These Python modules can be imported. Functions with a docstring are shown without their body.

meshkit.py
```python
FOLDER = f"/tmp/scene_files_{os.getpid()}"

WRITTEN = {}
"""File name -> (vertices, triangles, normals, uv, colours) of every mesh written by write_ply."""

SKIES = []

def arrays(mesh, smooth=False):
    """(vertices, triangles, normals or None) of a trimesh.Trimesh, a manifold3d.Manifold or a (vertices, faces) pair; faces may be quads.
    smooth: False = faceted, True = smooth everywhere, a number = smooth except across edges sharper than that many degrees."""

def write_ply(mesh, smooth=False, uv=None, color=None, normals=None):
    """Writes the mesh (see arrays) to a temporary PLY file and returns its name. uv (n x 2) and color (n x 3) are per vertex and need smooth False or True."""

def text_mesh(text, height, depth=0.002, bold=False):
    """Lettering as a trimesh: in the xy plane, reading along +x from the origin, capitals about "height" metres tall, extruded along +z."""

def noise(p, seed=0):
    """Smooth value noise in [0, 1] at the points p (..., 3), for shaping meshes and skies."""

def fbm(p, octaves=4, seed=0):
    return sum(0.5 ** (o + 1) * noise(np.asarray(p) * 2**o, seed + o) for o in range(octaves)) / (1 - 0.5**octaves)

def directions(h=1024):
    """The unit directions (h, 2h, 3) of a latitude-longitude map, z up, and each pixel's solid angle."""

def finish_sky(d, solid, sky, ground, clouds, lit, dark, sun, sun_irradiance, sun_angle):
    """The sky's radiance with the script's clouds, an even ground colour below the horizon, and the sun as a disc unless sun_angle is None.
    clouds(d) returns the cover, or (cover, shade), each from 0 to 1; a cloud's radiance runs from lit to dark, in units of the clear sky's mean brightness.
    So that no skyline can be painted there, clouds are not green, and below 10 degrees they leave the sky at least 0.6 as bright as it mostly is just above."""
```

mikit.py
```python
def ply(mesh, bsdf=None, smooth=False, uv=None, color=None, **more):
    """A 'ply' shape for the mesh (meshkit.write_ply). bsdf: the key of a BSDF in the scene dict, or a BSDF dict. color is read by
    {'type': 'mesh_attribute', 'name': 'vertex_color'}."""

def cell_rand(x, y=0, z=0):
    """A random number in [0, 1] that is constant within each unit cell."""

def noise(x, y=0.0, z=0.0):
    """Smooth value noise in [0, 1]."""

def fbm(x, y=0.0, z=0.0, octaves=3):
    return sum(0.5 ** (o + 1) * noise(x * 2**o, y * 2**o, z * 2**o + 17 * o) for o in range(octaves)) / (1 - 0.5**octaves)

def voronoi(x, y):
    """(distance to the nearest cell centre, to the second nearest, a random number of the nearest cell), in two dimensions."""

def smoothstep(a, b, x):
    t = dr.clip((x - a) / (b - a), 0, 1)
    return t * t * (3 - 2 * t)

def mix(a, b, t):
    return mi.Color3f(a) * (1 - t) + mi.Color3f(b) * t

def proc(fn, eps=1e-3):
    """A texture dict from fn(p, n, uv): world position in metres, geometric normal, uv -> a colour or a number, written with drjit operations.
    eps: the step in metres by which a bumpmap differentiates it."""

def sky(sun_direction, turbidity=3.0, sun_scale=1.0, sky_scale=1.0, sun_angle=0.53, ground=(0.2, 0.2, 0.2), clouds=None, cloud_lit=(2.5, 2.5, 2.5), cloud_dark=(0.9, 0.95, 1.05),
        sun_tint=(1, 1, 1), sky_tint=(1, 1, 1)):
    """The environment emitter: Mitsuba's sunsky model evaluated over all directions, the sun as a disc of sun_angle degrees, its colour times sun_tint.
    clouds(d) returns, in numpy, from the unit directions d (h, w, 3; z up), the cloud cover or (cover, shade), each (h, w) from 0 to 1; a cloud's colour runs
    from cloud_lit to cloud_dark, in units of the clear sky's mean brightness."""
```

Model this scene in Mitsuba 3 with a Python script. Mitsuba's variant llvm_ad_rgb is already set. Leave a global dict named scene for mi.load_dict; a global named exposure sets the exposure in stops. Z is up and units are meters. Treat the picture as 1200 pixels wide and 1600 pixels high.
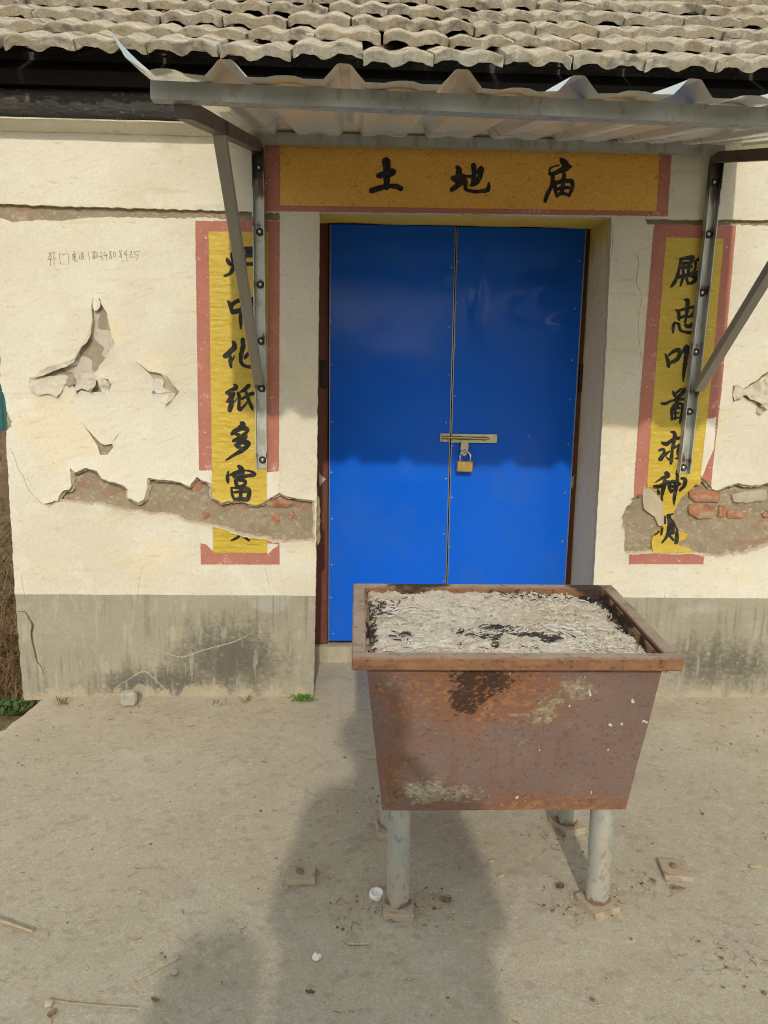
import math, random
import numpy as np
import trimesh
import drjit as dr
import mitsuba as mi
import manifold3d as m3
from scipy.spatial import Delaunay, cKDTree
import shapely
from shapely import Polygon, LineString, Point, MultiPolygon, box as sbox, unary_union
import mikit, meshkit
from mikit import proc, noise, voronoi, smoothstep, mix

scene, labels = {"type": "scene"}, {}
SEED = np.random.default_rng(7)
random.seed(7)

# ------------------------------------------------------------------ camera, sky, exposure
CAM = [[-0.999379, -0.00905, 0.034066, 0.0], [0.032037, 0.169791, 0.984959, -3.302295], [-0.014698, 0.985439, -0.169396, 1.4], [0, 0, 0, 1]]
scene["camera"] = {"type": "perspective", "fov": 52.084, "fov_axis": "x", "near_clip": 0.02, "far_clip": 400.0,
                   "to_world": mi.ScalarTransform4f(CAM)}
SUN = np.array([-0.006, -1.0, 0.53]) / np.linalg.norm([-0.006, -1.0, 0.53])


def haze_veil(d):
    """An even milky veil over the whole sky, as on a hazy day brightest round the sun."""
    ang = np.arccos(np.clip(d @ SUN, -1, 1))
    return 0.6, 1 - np.exp(-(ang / 0.70) ** 2)


scene["sky"] = mikit.sky(SUN, turbidity=6.0, sun_scale=0.63, sky_scale=1.5, sun_angle=1.0, sun_tint=(0.88, 1.03, 1.28), sky_tint=(1.0, 0.98, 0.93),
                         clouds=haze_veil, cloud_lit=(3.6, 3.55, 3.4), cloud_dark=(1.60, 1.60, 1.57))
exposure = 1.66

TR = {
    'hole_left': [(-1.3149,0.853),(-1.2588,0.8683),(-1.238,0.9059),(-1.2044,0.9164),(-1.1945,0.9367),(-1.1954,1.0041),(-1.1753,0.9897),(-1.1562,0.9967),(-1.1303,1.0082),(-1.1087,1.0017),(-1.0902,0.9963),(-1.0662,0.9662),(-1.0392,0.953),(-1.0064,0.9443),(-0.9737,0.9334),(-0.9588,0.9166),(-0.9623,0.8859),(-0.9428,0.8736),(-0.9187,0.8614),(-0.8981,0.8775),(-0.8862,0.9003),(-0.882,0.923),(-0.8838,0.9659),(-0.8726,0.9683),(-0.8285,0.9631),(-0.7842,0.9579),(-0.7401,0.9494),(-0.7049,0.9339),(-0.6932,0.9532),(-0.6749,0.9726),(-0.6507,0.9616),(-0.6154,0.9484),(-0.6133,0.8894),(-0.5912,0.8805),(-0.5747,0.8635),(-0.5409,0.8718),(-0.496,0.8757),(-0.4625,0.8646),(-0.4289,0.8569),(-0.4007,0.8652),(-0.3723,0.8883),(-0.3328,0.9115),(-0.2991,0.897),(-0.2598,0.8894),(-0.1809,0.881),(-0.1809,0.6996),(-0.272,0.6965),(-0.3175,0.6927),(-0.3742,0.7004),(-0.3854,0.7119),(-0.4533,0.7148),(-0.5209,0.7317),(-0.5657,0.7521),(-0.6106,0.7598),(-0.6778,0.7708),(-0.7337,0.7818),(-0.761,0.8045),(-0.8336,0.8096),(-0.8783,0.8092),(-0.9225,0.8203),(-0.978,0.8255),(-1.0332,0.8364),(-1.077,0.8507),(-1.1325,0.8502),(-1.1765,0.8578),(-1.215,0.8608),(-1.2595,0.857),(-1.2935,0.8419)],
    'hole_right': [(1.1653,0.898),(1.178,0.8891),(1.1555,0.8647),(1.142,0.8403),(1.1352,0.8251),(1.139,0.7947),(1.1372,0.7764),(1.1505,0.7582),(1.1587,0.7277),(1.1561,0.7031),(1.1602,0.66),(1.1787,0.657),(1.2457,0.6594),(1.285,0.664),(1.3433,0.6613),(1.4046,0.6606),(1.4598,0.661),(1.4848,0.655),(1.5159,0.6502),(1.5656,0.6444),(1.6142,0.6509),(1.651,0.6525),(1.6995,0.6609),(1.735,0.6767),(1.7649,0.6862),(1.7948,0.6957),(1.8552,0.7086),(1.9025,0.7275),(1.9378,0.8017),(1.9483,0.8752),(1.9161,0.9477),(1.8587,0.9713),(1.7671,0.9752),(1.7255,0.9651),(1.6832,0.9635),(1.6369,0.972),(1.6221,0.9676),(1.5923,0.9625),(1.5689,0.9533),(1.5459,0.9392),(1.5243,0.9438),(1.5205,0.9528),(1.5038,0.9706),(1.4748,0.9913),(1.4633,0.9852),(1.3435,0.975),(1.2389,0.9649),(1.2247,0.9527),(1.2208,0.9227),(1.1969,0.9194),(1.1827,0.9072)],
    'vee': [(1.238,0.9769),(1.4633,0.9852),(1.4416,0.955),(1.4194,0.9307),(1.3972,0.9063),(1.3815,0.8759),(1.3661,0.8394),(1.365,0.815),(1.3826,0.7846),(1.3967,0.7603),(1.4376,0.7453),(1.4302,0.7237),(1.4067,0.7112),(1.3955,0.6988),(1.452,0.6807),(1.4625,0.6653),(1.3432,0.6626),(1.2893,0.664),(1.2798,0.7102),(1.2885,0.741),(1.3223,0.778),(1.3269,0.7964),(1.3193,0.8571),(1.307,0.8994),(1.2772,0.9353)],
    'tanpatch': [(1.2247,0.9527),(1.2387,0.9679),(1.2771,0.9365),(1.3082,0.8994),(1.3211,0.8572),(1.3293,0.7811),(1.3068,0.7809),(1.2857,0.8204),(1.2569,0.8414),(1.2376,0.8564),(1.2294,0.8866)],
    'brick0': [(1.4313,0.9338),(1.4669,0.942),(1.5399,0.9379),(1.567,0.9201),(1.5667,0.8959),(1.5566,0.8867),(1.4592,0.8888),(1.4335,0.9067)],
    'brick1': [(1.4309,0.8642),(1.4481,0.8765),(1.5333,0.8743),(1.5554,0.8654),(1.5514,0.841),(1.5414,0.8166),(1.4776,0.8148),(1.4395,0.8339)],
    'brick2': [(1.564,0.8716),(1.5973,0.8731),(1.603,0.8567),(1.5992,0.8183),(1.5675,0.818)],
    'brick3': [(1.7594,0.8368),(1.7973,0.8555),(1.9132,0.8596),(1.9229,0.8261),(1.7698,0.8247)],
    'brick_grey': [(1.6173,0.9206),(1.6499,0.9299),(1.6977,0.9383),(1.7702,0.9432),(1.7747,0.8979),(1.6906,0.8849),(1.6295,0.8874)],
    'brick_mix': [(1.6058,0.8464),(1.645,0.851),(1.6886,0.8423),(1.6909,0.8179),(1.6086,0.8159)],
    'brickL0': [(-0.4008,0.8537),(-0.3611,0.8804),(-0.3329,0.8921),(-0.2711,0.8721),(-0.2769,0.8514),(-0.3389,0.8463)],
    'brickL1': [(-0.6984,0.9249),(-0.6844,0.9499),(-0.66,0.9457),(-0.6516,0.9254),(-0.6741,0.9161)],
    'brickL2': [(-0.2962,0.8191),(-0.2804,0.8284),(-0.2646,0.8217),(-0.2715,0.8009),(-0.2851,0.7961)],
    'brickL3': [(-0.3561,0.8139),(-0.3392,0.8187),(-0.3303,0.7934),(-0.3462,0.7818),(-0.3597,0.7932)],
    'brickL4': [(-0.688,0.8132),(-0.6318,0.816),(-0.6209,0.8024),(-0.6548,0.7929),(-0.686,0.8018)],
    'groove_left': [(-1.565,2.0522),(-1.4166,2.0505),(-1.2678,2.0465),(-1.1183,2.0449),(-0.9181,2.0443),(-0.717,2.0437),(-0.553,2.0423),(-0.4137,2.0404),(-0.3223,2.0399),(-0.3174,2.0108),(-0.4141,2.0064),(-0.5537,2.0083),(-0.5915,2.0148),(-0.7685,2.0087),(-0.9194,2.0104),(-1.0702,2.0049),(-1.1711,1.9907),(-1.271,1.9911),(-1.3714,1.9817),(-1.4201,1.9976),(-1.569,1.9993)],
    'groove_right': [(1.1545,2.0462),(1.2911,2.0466),(1.4489,2.0498),(1.6603,2.0517),(1.9258,2.0547),(2.2462,2.0589),(2.2485,2.0414),(1.9283,2.0323),(1.6625,2.0294),(1.5298,2.0316),(1.3981,2.0265),(1.2663,2.0262),(1.1611,2.0266)],
    'left_edge': [(-1.4632,1.3549),(-1.4568,1.3064),(-1.4503,1.2284),(-1.4446,1.197),(-1.449,1.1595),(-1.4552,1.1099),(-1.4548,1.0402),(-1.4565,0.9397),(-1.4572,0.7766),(-1.4586,0.6004),(-1.4596,0.474),(-1.4589,0.3889),(-1.4586,0.2814),(-1.4566,0.151),(-1.4539,0.0299),(-1.4518,-0.0201)],
    'edge_notch': [(-1.4942,1.3253),(-1.4542,1.3162),(-1.4477,1.2968),(-1.4464,1.2578),(-1.4422,1.2334),(-1.4269,1.1992),(-1.4304,1.1746),(-1.449,1.1595),(-1.5062,1.1489)],
    'tear1': [(-1.0724,1.6945),(-1.0439,1.6919),(-1.0355,1.667),(-1.0177,1.6359),(-1.013,1.5981),(-1.0023,1.5476),(-0.9908,1.516),(-1.0113,1.4901),(-1.0253,1.4643),(-1.0526,1.4318),(-1.0803,1.3927),(-1.075,1.3669),(-1.0485,1.3803),(-1.0228,1.3742),(-1.0178,1.3418),(-1.0384,1.3156),(-1.0642,1.3217),(-1.0902,1.3213),(-1.1353,1.3272),(-1.1522,1.314),(-1.1668,1.3462),(-1.1992,1.3457),(-1.2135,1.3196),(-1.234,1.2998),(-1.2657,1.3124),(-1.305,1.3053),(-1.3362,1.3243),(-1.3479,1.3436),(-1.3395,1.376),(-1.3133,1.3828),(-1.2929,1.4024),(-1.2595,1.4222),(-1.2203,1.4324),(-1.1679,1.4493),(-1.1479,1.4624),(-1.1263,1.5074),(-1.0917,1.5588),(-1.0768,1.6033),(-1.0773,1.66)],
    'tear1_lip': [(-1.0762,1.616),(-1.0843,1.5526),(-1.1,1.5206),(-1.1254,1.5011),(-1.1466,1.4624),(-1.1587,1.4398),(-1.1952,1.42),(-1.2477,1.4031),(-1.2777,1.3866),(-1.3137,1.3764),(-1.3395,1.376),(-1.3133,1.3828),(-1.2927,1.4057),(-1.2203,1.4324),(-1.1582,1.4507),(-1.1418,1.4817),(-1.1193,1.5203),(-1.0917,1.5588)],
    'tear1_low': [(-1.3427,1.3759),(-1.3137,1.3764),(-1.2779,1.3821),(-1.2553,1.3837),(-1.2032,1.3909),(-1.1874,1.3847),(-1.1988,1.3522),(-1.2135,1.3196),(-1.2309,1.2986),(-1.2657,1.3124),(-1.3051,1.304),(-1.3332,1.3211),(-1.3479,1.3436)],
    'tear1_mid': [(-1.1872,1.3879),(-1.1508,1.4046),(-1.1056,1.4052),(-1.0772,1.3895),(-1.0724,1.354),(-1.0902,1.3213),(-1.1284,1.3351),(-1.1551,1.3204),(-1.1587,1.3528),(-1.1831,1.3427),(-1.1956,1.3523)],
    'tear1_bit': [(-1.0746,1.3766),(-1.0547,1.3866),(-1.0389,1.3772),(-1.0103,1.3646),(-1.0216,1.3288),(-1.0418,1.3122),(-1.0587,1.3283),(-1.0627,1.3542)],
    'tear1_top': [(-1.0725,1.6926),(-1.0532,1.6967),(-1.0399,1.6825),(-1.0434,1.6605),(-1.062,1.6445),(-1.0755,1.6569)],
    'tear2': [(-0.9095,1.45),(-0.8591,1.4089),(-0.8074,1.4),(-0.785,1.3893),(-0.7601,1.352),(-0.7366,1.3263),(-0.7718,1.2899),(-0.7954,1.2679),(-0.7844,1.3061),(-0.7739,1.3258),(-0.8428,1.3183),(-0.8375,1.3756),(-0.8531,1.3961)],
    'tear2_scrap': [(-0.8374,1.3801),(-0.8081,1.3786),(-0.7986,1.371),(-0.8027,1.3449),(-0.7707,1.3258),(-0.8494,1.3169),(-0.8419,1.3444)],
    'tear2_lip': [(-0.8107,1.3999),(-0.7881,1.3938),(-0.7633,1.352),(-0.7412,1.3262),(-0.7643,1.3194),(-0.7734,1.3421),(-0.7919,1.3775)],
    'tear2_flap': [(-0.7739,1.3258),(-0.7444,1.3275),(-0.765,1.2965),(-0.7953,1.2699),(-0.7858,1.3028)],
    'tear3': [(-1.1431,1.1977),(-1.1173,1.1637),(-1.0861,1.131),(-1.0705,1.1126),(-1.0512,1.1048),(-1.0201,1.1085),(-1.0168,1.0933),(-1.0431,1.0636),(-1.0729,1.0613),(-1.0811,1.0978),(-1.1084,1.144)],
    'tear3b': [(-0.9796,1.1654),(-1.0002,1.142),(-1.0246,1.1105),(-1.0074,1.1286)],
    'torn_right': [(1.5759,1.3816),(1.5946,1.3871),(1.6234,1.3716),(1.6488,1.3932),(1.6746,1.4096),(1.7202,1.4474),(1.7728,1.4693),(1.7968,1.3419),(1.7193,1.2899),(1.6968,1.2949),(1.6779,1.3189),(1.6442,1.3264),(1.6205,1.3448),(1.5945,1.3284),(1.5845,1.3176),(1.5766,1.3442)],
    'torn_right_b': [(1.686,1.2921),(1.696,1.303),(1.7131,1.3247),(1.7251,1.2872),(1.6996,1.2653),(1.6848,1.2759)],
    'border_left': [(-0.6551,2.0014),(-0.32,2.0083),(-0.3306,0.9921),(-0.3309,0.5991),(-0.6668,0.5968),(-0.6625,1.3078)],
    'panel_left': [(-0.6028,1.961),(-0.3637,1.9659),(-0.3816,0.9916),(-0.3824,0.6494),(-0.614,0.6477),(-0.6085,1.256)],
    'border_right': [(1.1926,2.0272),(1.53,2.0292),(1.5285,1.3915),(1.5091,0.6521),(1.1843,0.6497),(1.1839,1.3334)],
    'panel_right': [(1.2439,1.9761),(1.4819,1.9758),(1.4794,1.3908),(1.4687,0.9645),(1.2389,0.9483),(1.2399,1.3874)],
    'bar_right': [(1.1816,0.6589),(1.2457,0.6594),(1.2853,0.6597),(1.4536,0.6609),(1.4817,0.6549),(1.5129,0.649),(1.5147,0.6142),(1.1848,0.6119)],
    'banner_border': [(-0.3749,2.3422),(1.2445,2.3403),(1.2455,2.058),(0.4307,2.0508),(-0.3781,2.0436)],
    'banner_panel': [(-0.3174,2.3436),(1.1954,2.3392),(1.1968,2.0767),(0.4301,2.0704),(-0.317,2.0667)],
    'white_L1': [(-0.6702,1.002),(-0.6115,1.0026),(-0.613,0.9348),(-0.6696,0.9206)],
    'white_L2': [(-0.3842,0.997),(-0.3305,1.003),(-0.3316,0.8555),(-0.383,0.855)],
    'white_L3': [(-0.6707,0.7697),(-0.6114,0.7647),(-0.6138,0.6533),(-0.6429,0.6866),(-0.6672,0.692)],
    'white_L4': [(-0.3847,0.6942),(-0.333,0.689),(-0.3385,0.6834),(-0.3825,0.6438)],
    'white_R1': [(1.4646,1.2434),(1.5161,1.2522),(1.5165,1.1219),(1.4743,0.9978),(1.4625,1.0059)],
    'GRAF': [[(-1.239,1.8662),(-1.2137,1.869)],[(-1.2373,1.8659),(-1.2293,1.8605),(-1.2431,1.8422),(-1.2235,1.8436),(-1.2082,1.8462)],[(-1.2171,1.8689),(-1.2182,1.8181)],[(-1.2277,1.8589),(-1.2334,1.8162)],[(-1.1953,1.8677),(-1.1936,1.8252)],[(-1.187,1.8662),(-1.1806,1.8598),(-1.1651,1.8667),(-1.1603,1.8635),(-1.1598,1.8275)],[(-1.1435,1.8638),(-1.1435,1.8442)],[(-1.1435,1.8622),(-1.1333,1.8656),(-1.1342,1.8476),(-1.144,1.8458)],[(-1.1436,1.8546),(-1.1337,1.8568)],[(-1.1378,1.8754),(-1.1379,1.841),(-1.1314,1.8362),(-1.1262,1.8396)],[(-1.1212,1.8708),(-1.118,1.8682)],[(-1.1236,1.8576),(-1.1168,1.8594),(-1.1191,1.8463),(-1.1139,1.8496)],[(-1.1095,1.871),(-1.1027,1.8728)],[(-1.1116,1.8628),(-1.0996,1.8663)],[(-1.105,1.8727),(-1.1057,1.858)],[(-1.1102,1.8563),(-1.1,1.8581),(-1.1024,1.845),(-1.1097,1.8455),(-1.1102,1.8563)],[(-1.0823,1.8764),(-1.0773,1.8405)],[(-1.0604,1.8769),(-1.0667,1.8718),(-1.0611,1.8621),(-1.0548,1.8541),(-1.0602,1.8464),(-1.0657,1.8506),(-1.0576,1.8655),(-1.0555,1.8737),(-1.0604,1.8769)],[(-1.0539,1.8721),(-1.0454,1.8739),(-1.0458,1.8657),(-1.0531,1.8541),(-1.0344,1.8577)],[(-1.0318,1.8774),(-1.0266,1.8431)],[(-1.0183,1.8777),(-1.0208,1.8596),(-1.0055,1.8632)],[(-1.0117,1.8745),(-1.0088,1.8418)],[(-0.9946,1.8798),(-1.0,1.8731),(-0.9937,1.8634),(-0.99,1.8553),(-0.995,1.8487),(-0.9991,1.8551),(-0.9918,1.8684),(-0.9913,1.8782),(-0.9946,1.8798)],[(-0.9812,1.8784),(-0.9837,1.8604),(-0.9771,1.8556),(-0.9731,1.8704),(-0.9795,1.8784)],[(-0.9524,1.8822),(-0.9584,1.8838),(-0.9578,1.874),(-0.9498,1.8627),(-0.9518,1.8551),(-0.9575,1.8576),(-0.9546,1.8691),(-0.9508,1.879)],[(-0.934,1.8793),(-0.941,1.8727),(-0.9379,1.8645),(-0.9309,1.8712)],[(-0.9315,1.8827),(-0.9304,1.8433)],[(-0.9188,1.878),(-0.9103,1.8798),(-0.9124,1.8699),(-0.9197,1.8567),(-0.8976,1.8587)],[(-0.8985,1.88),(-0.8973,1.8686),(-0.8855,1.8655),(-0.8877,1.8524),(-0.8947,1.8473)],[(-0.8985,1.88),(-0.8766,1.8795)]],
    'crack_dado': [(-1.4605,0.3853,0.0023),(-1.4268,0.3831,0.0045),(-1.4063,0.3499,0.0079),(-1.3945,0.32,0.0102),(-1.4012,0.2841,0.0091),(-1.3988,0.248,0.0091),(-1.3938,0.2178,0.008),(-1.388,0.1815,0.008),(-1.3837,0.1572,0.0069),(-1.368,0.1329,0.0046),(-1.3613,0.0902,0.0011)],
    'FINE': [[(-1.4378,1.0847,0.0022),(-1.4239,1.0461,0.0022),(-1.4107,0.9961,0.0022),(-1.3909,0.9628,0.0022),(-1.382,0.9292,0.0022),(-1.3672,0.9012,0.0022),(-1.3413,0.8732,0.0022),(-1.3203,0.8564,0.0022)],[(-1.3815,0.2901,0.0023),(-1.348,0.2807,0.0023),(-1.3088,0.27,0.0023),(-1.2517,0.2726,0.0023),(-1.1613,0.2573,0.0023)],[(-1.4023,0.1328,0.0023),(-1.4011,0.0962,0.0023),(-1.4124,0.0225,0.0023),(-1.4177,-0.0269,0.0012)],[(-1.4276,0.5504,0.0011),(-1.425,0.5036,0.0022),(-1.42,0.4566,0.0023),(-1.4196,0.4092,0.0023)],[(-0.9204,0.5772,0.0011),(-0.9344,0.5066,0.0011),(-0.9428,0.4355,0.0011)],[(-0.4193,0.7209,0.0011),(-0.3978,0.616,0.0011),(-0.3763,0.4862,0.0011)],[(-0.9205,0.2678,0.0011),(-0.9133,0.2133,0.0023)],[(-0.7333,0.3889,0.0011),(-0.7085,0.4606,0.0011)],[(-1.36,0.9294,0.0011),(-1.3799,0.9629,0.0011)],[(-0.3198,0.3669,0.0012),(-0.3226,0.2944,0.0023),(-0.2913,0.3066,0.0012)],[(1.3565,0.5012,0.0014),(1.3403,0.4137,0.0017),(1.2971,0.3402,0.0014)],[(1.1165,1.9136,0.0018),(1.1402,1.8763,0.0021),(1.1349,1.8005,0.0021),(1.1633,1.7374,0.0016),(1.1537,1.6474,0.0016),(1.1781,1.4918,0.0016)],[(1.0163,2.0359,0.0021),(1.0282,1.9742,0.0021),(1.0251,1.8992,0.0016)],[(-1.3764,0.2043,0.0016),(-1.3373,0.1695,0.0016)]],
    'PALE': [[(-0.899,0.2255,0.0035),(-0.8308,0.2014,0.0046),(-0.7622,0.1809,0.0069),(-0.7155,0.1957,0.0058),(-0.6805,0.208,0.0058),(-0.6223,0.2264,0.0058),(-0.5525,0.2449,0.0058),(-0.5001,0.267,0.0046),(-0.4593,0.2878,0.0023)],[(-1.0565,0.0354,0.0035),(-0.985,0.0848,0.0046),(-0.9261,0.1156,0.0069),(-0.8811,0.0788,0.0046),(-0.8249,0.0233,0.0035)],[(-0.9105,0.2255,0.0034),(-0.8858,0.274,0.0023)],[(-1.1165,-0.0142,0.0093),(-1.0935,-0.0167,0.0139),(-1.0586,-0.0142,0.007)]],
    'rivL': [(-0.134,1.8999),(-0.1319,1.6515),(-0.1287,1.4514),(-0.1238,1.1871),(-0.1257,0.9459),(-0.1222,0.7199),(-0.1214,0.4936),(-0.1236,0.3254),(-0.1147,0.1417),(0.4242,1.9006),(0.4202,1.6341),(0.4226,1.4144),(0.4183,1.1914),(0.4246,0.922),(0.4226,0.6513),(0.4278,0.4125)],
    'rivR': [(0.4505,1.9283),(0.4536,1.741),(0.453,1.5478),(0.4574,1.3145),(0.4556,0.831),(0.4518,0.586),(1.0147,1.9416),(1.0072,1.7279),(1.0059,1.4907),(1.0067,1.3077),(1.0103,1.0947),(1.0054,0.8597),(1.0074,0.6184),(0.8165,1.1299),(0.4523,1.0813)],
    'boltL': [(-0.4066,2.2042),(-0.4121,1.9624),(-0.4121,1.7595),(-0.4097,1.5368),(-0.4095,1.3453),(-0.4104,1.0507)],
    'boltR': [(1.4392,2.1899),(1.4277,1.9897),(1.4154,1.7597),(1.4057,1.5216),(1.3933,1.2747),(1.3904,1.0382)],
    'litter': {'stone':[-0.971,-0.11],'weed':[-0.232,-0.028],'sprig1':[-1.255,-0.084],'sprig2':[-0.474,-0.056],'sprig3':[-0.583,-0.07],'ring':[0.062,-1.365],'crumple':[-0.088,-1.604],'cap':[-0.682,-1.728],'plateL':[-0.15,-1.276],'plateR':[0.93,-1.264],'pebble':[-0.422,-1.64],'leaf1':[-0.445,-1.725],'leaf2':[-0.098,-1.706],'sliver1':[0.06,-0.585],'sliver2':[1.174,-1.248],'chip1':[0.957,-0.286],'wood':[0.013,-1.546],'rust1':[0.248,-1.391],'plank':[-0.469,-1.619],'leaf3':[0.904,-1.35],'leaf4':[-0.664,-1.761],'green':[-1.52,0.018],'green2':[-1.429,-0.213],'sliver3':[0.407,-1.213],'sliver4':[0.418,-1.282],'leaf5':[0.575,-1.338]},
    'stick': [(-1.0195,-1.4313),(-0.9087,-1.4594),(-0.8067,-1.5031)],
    'string': [(-0.6872,-1.7192),(-0.648,-1.729),(-0.6033,-1.7352),(-0.5518,-1.7414),(-0.4792,-1.748)],
}
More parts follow.
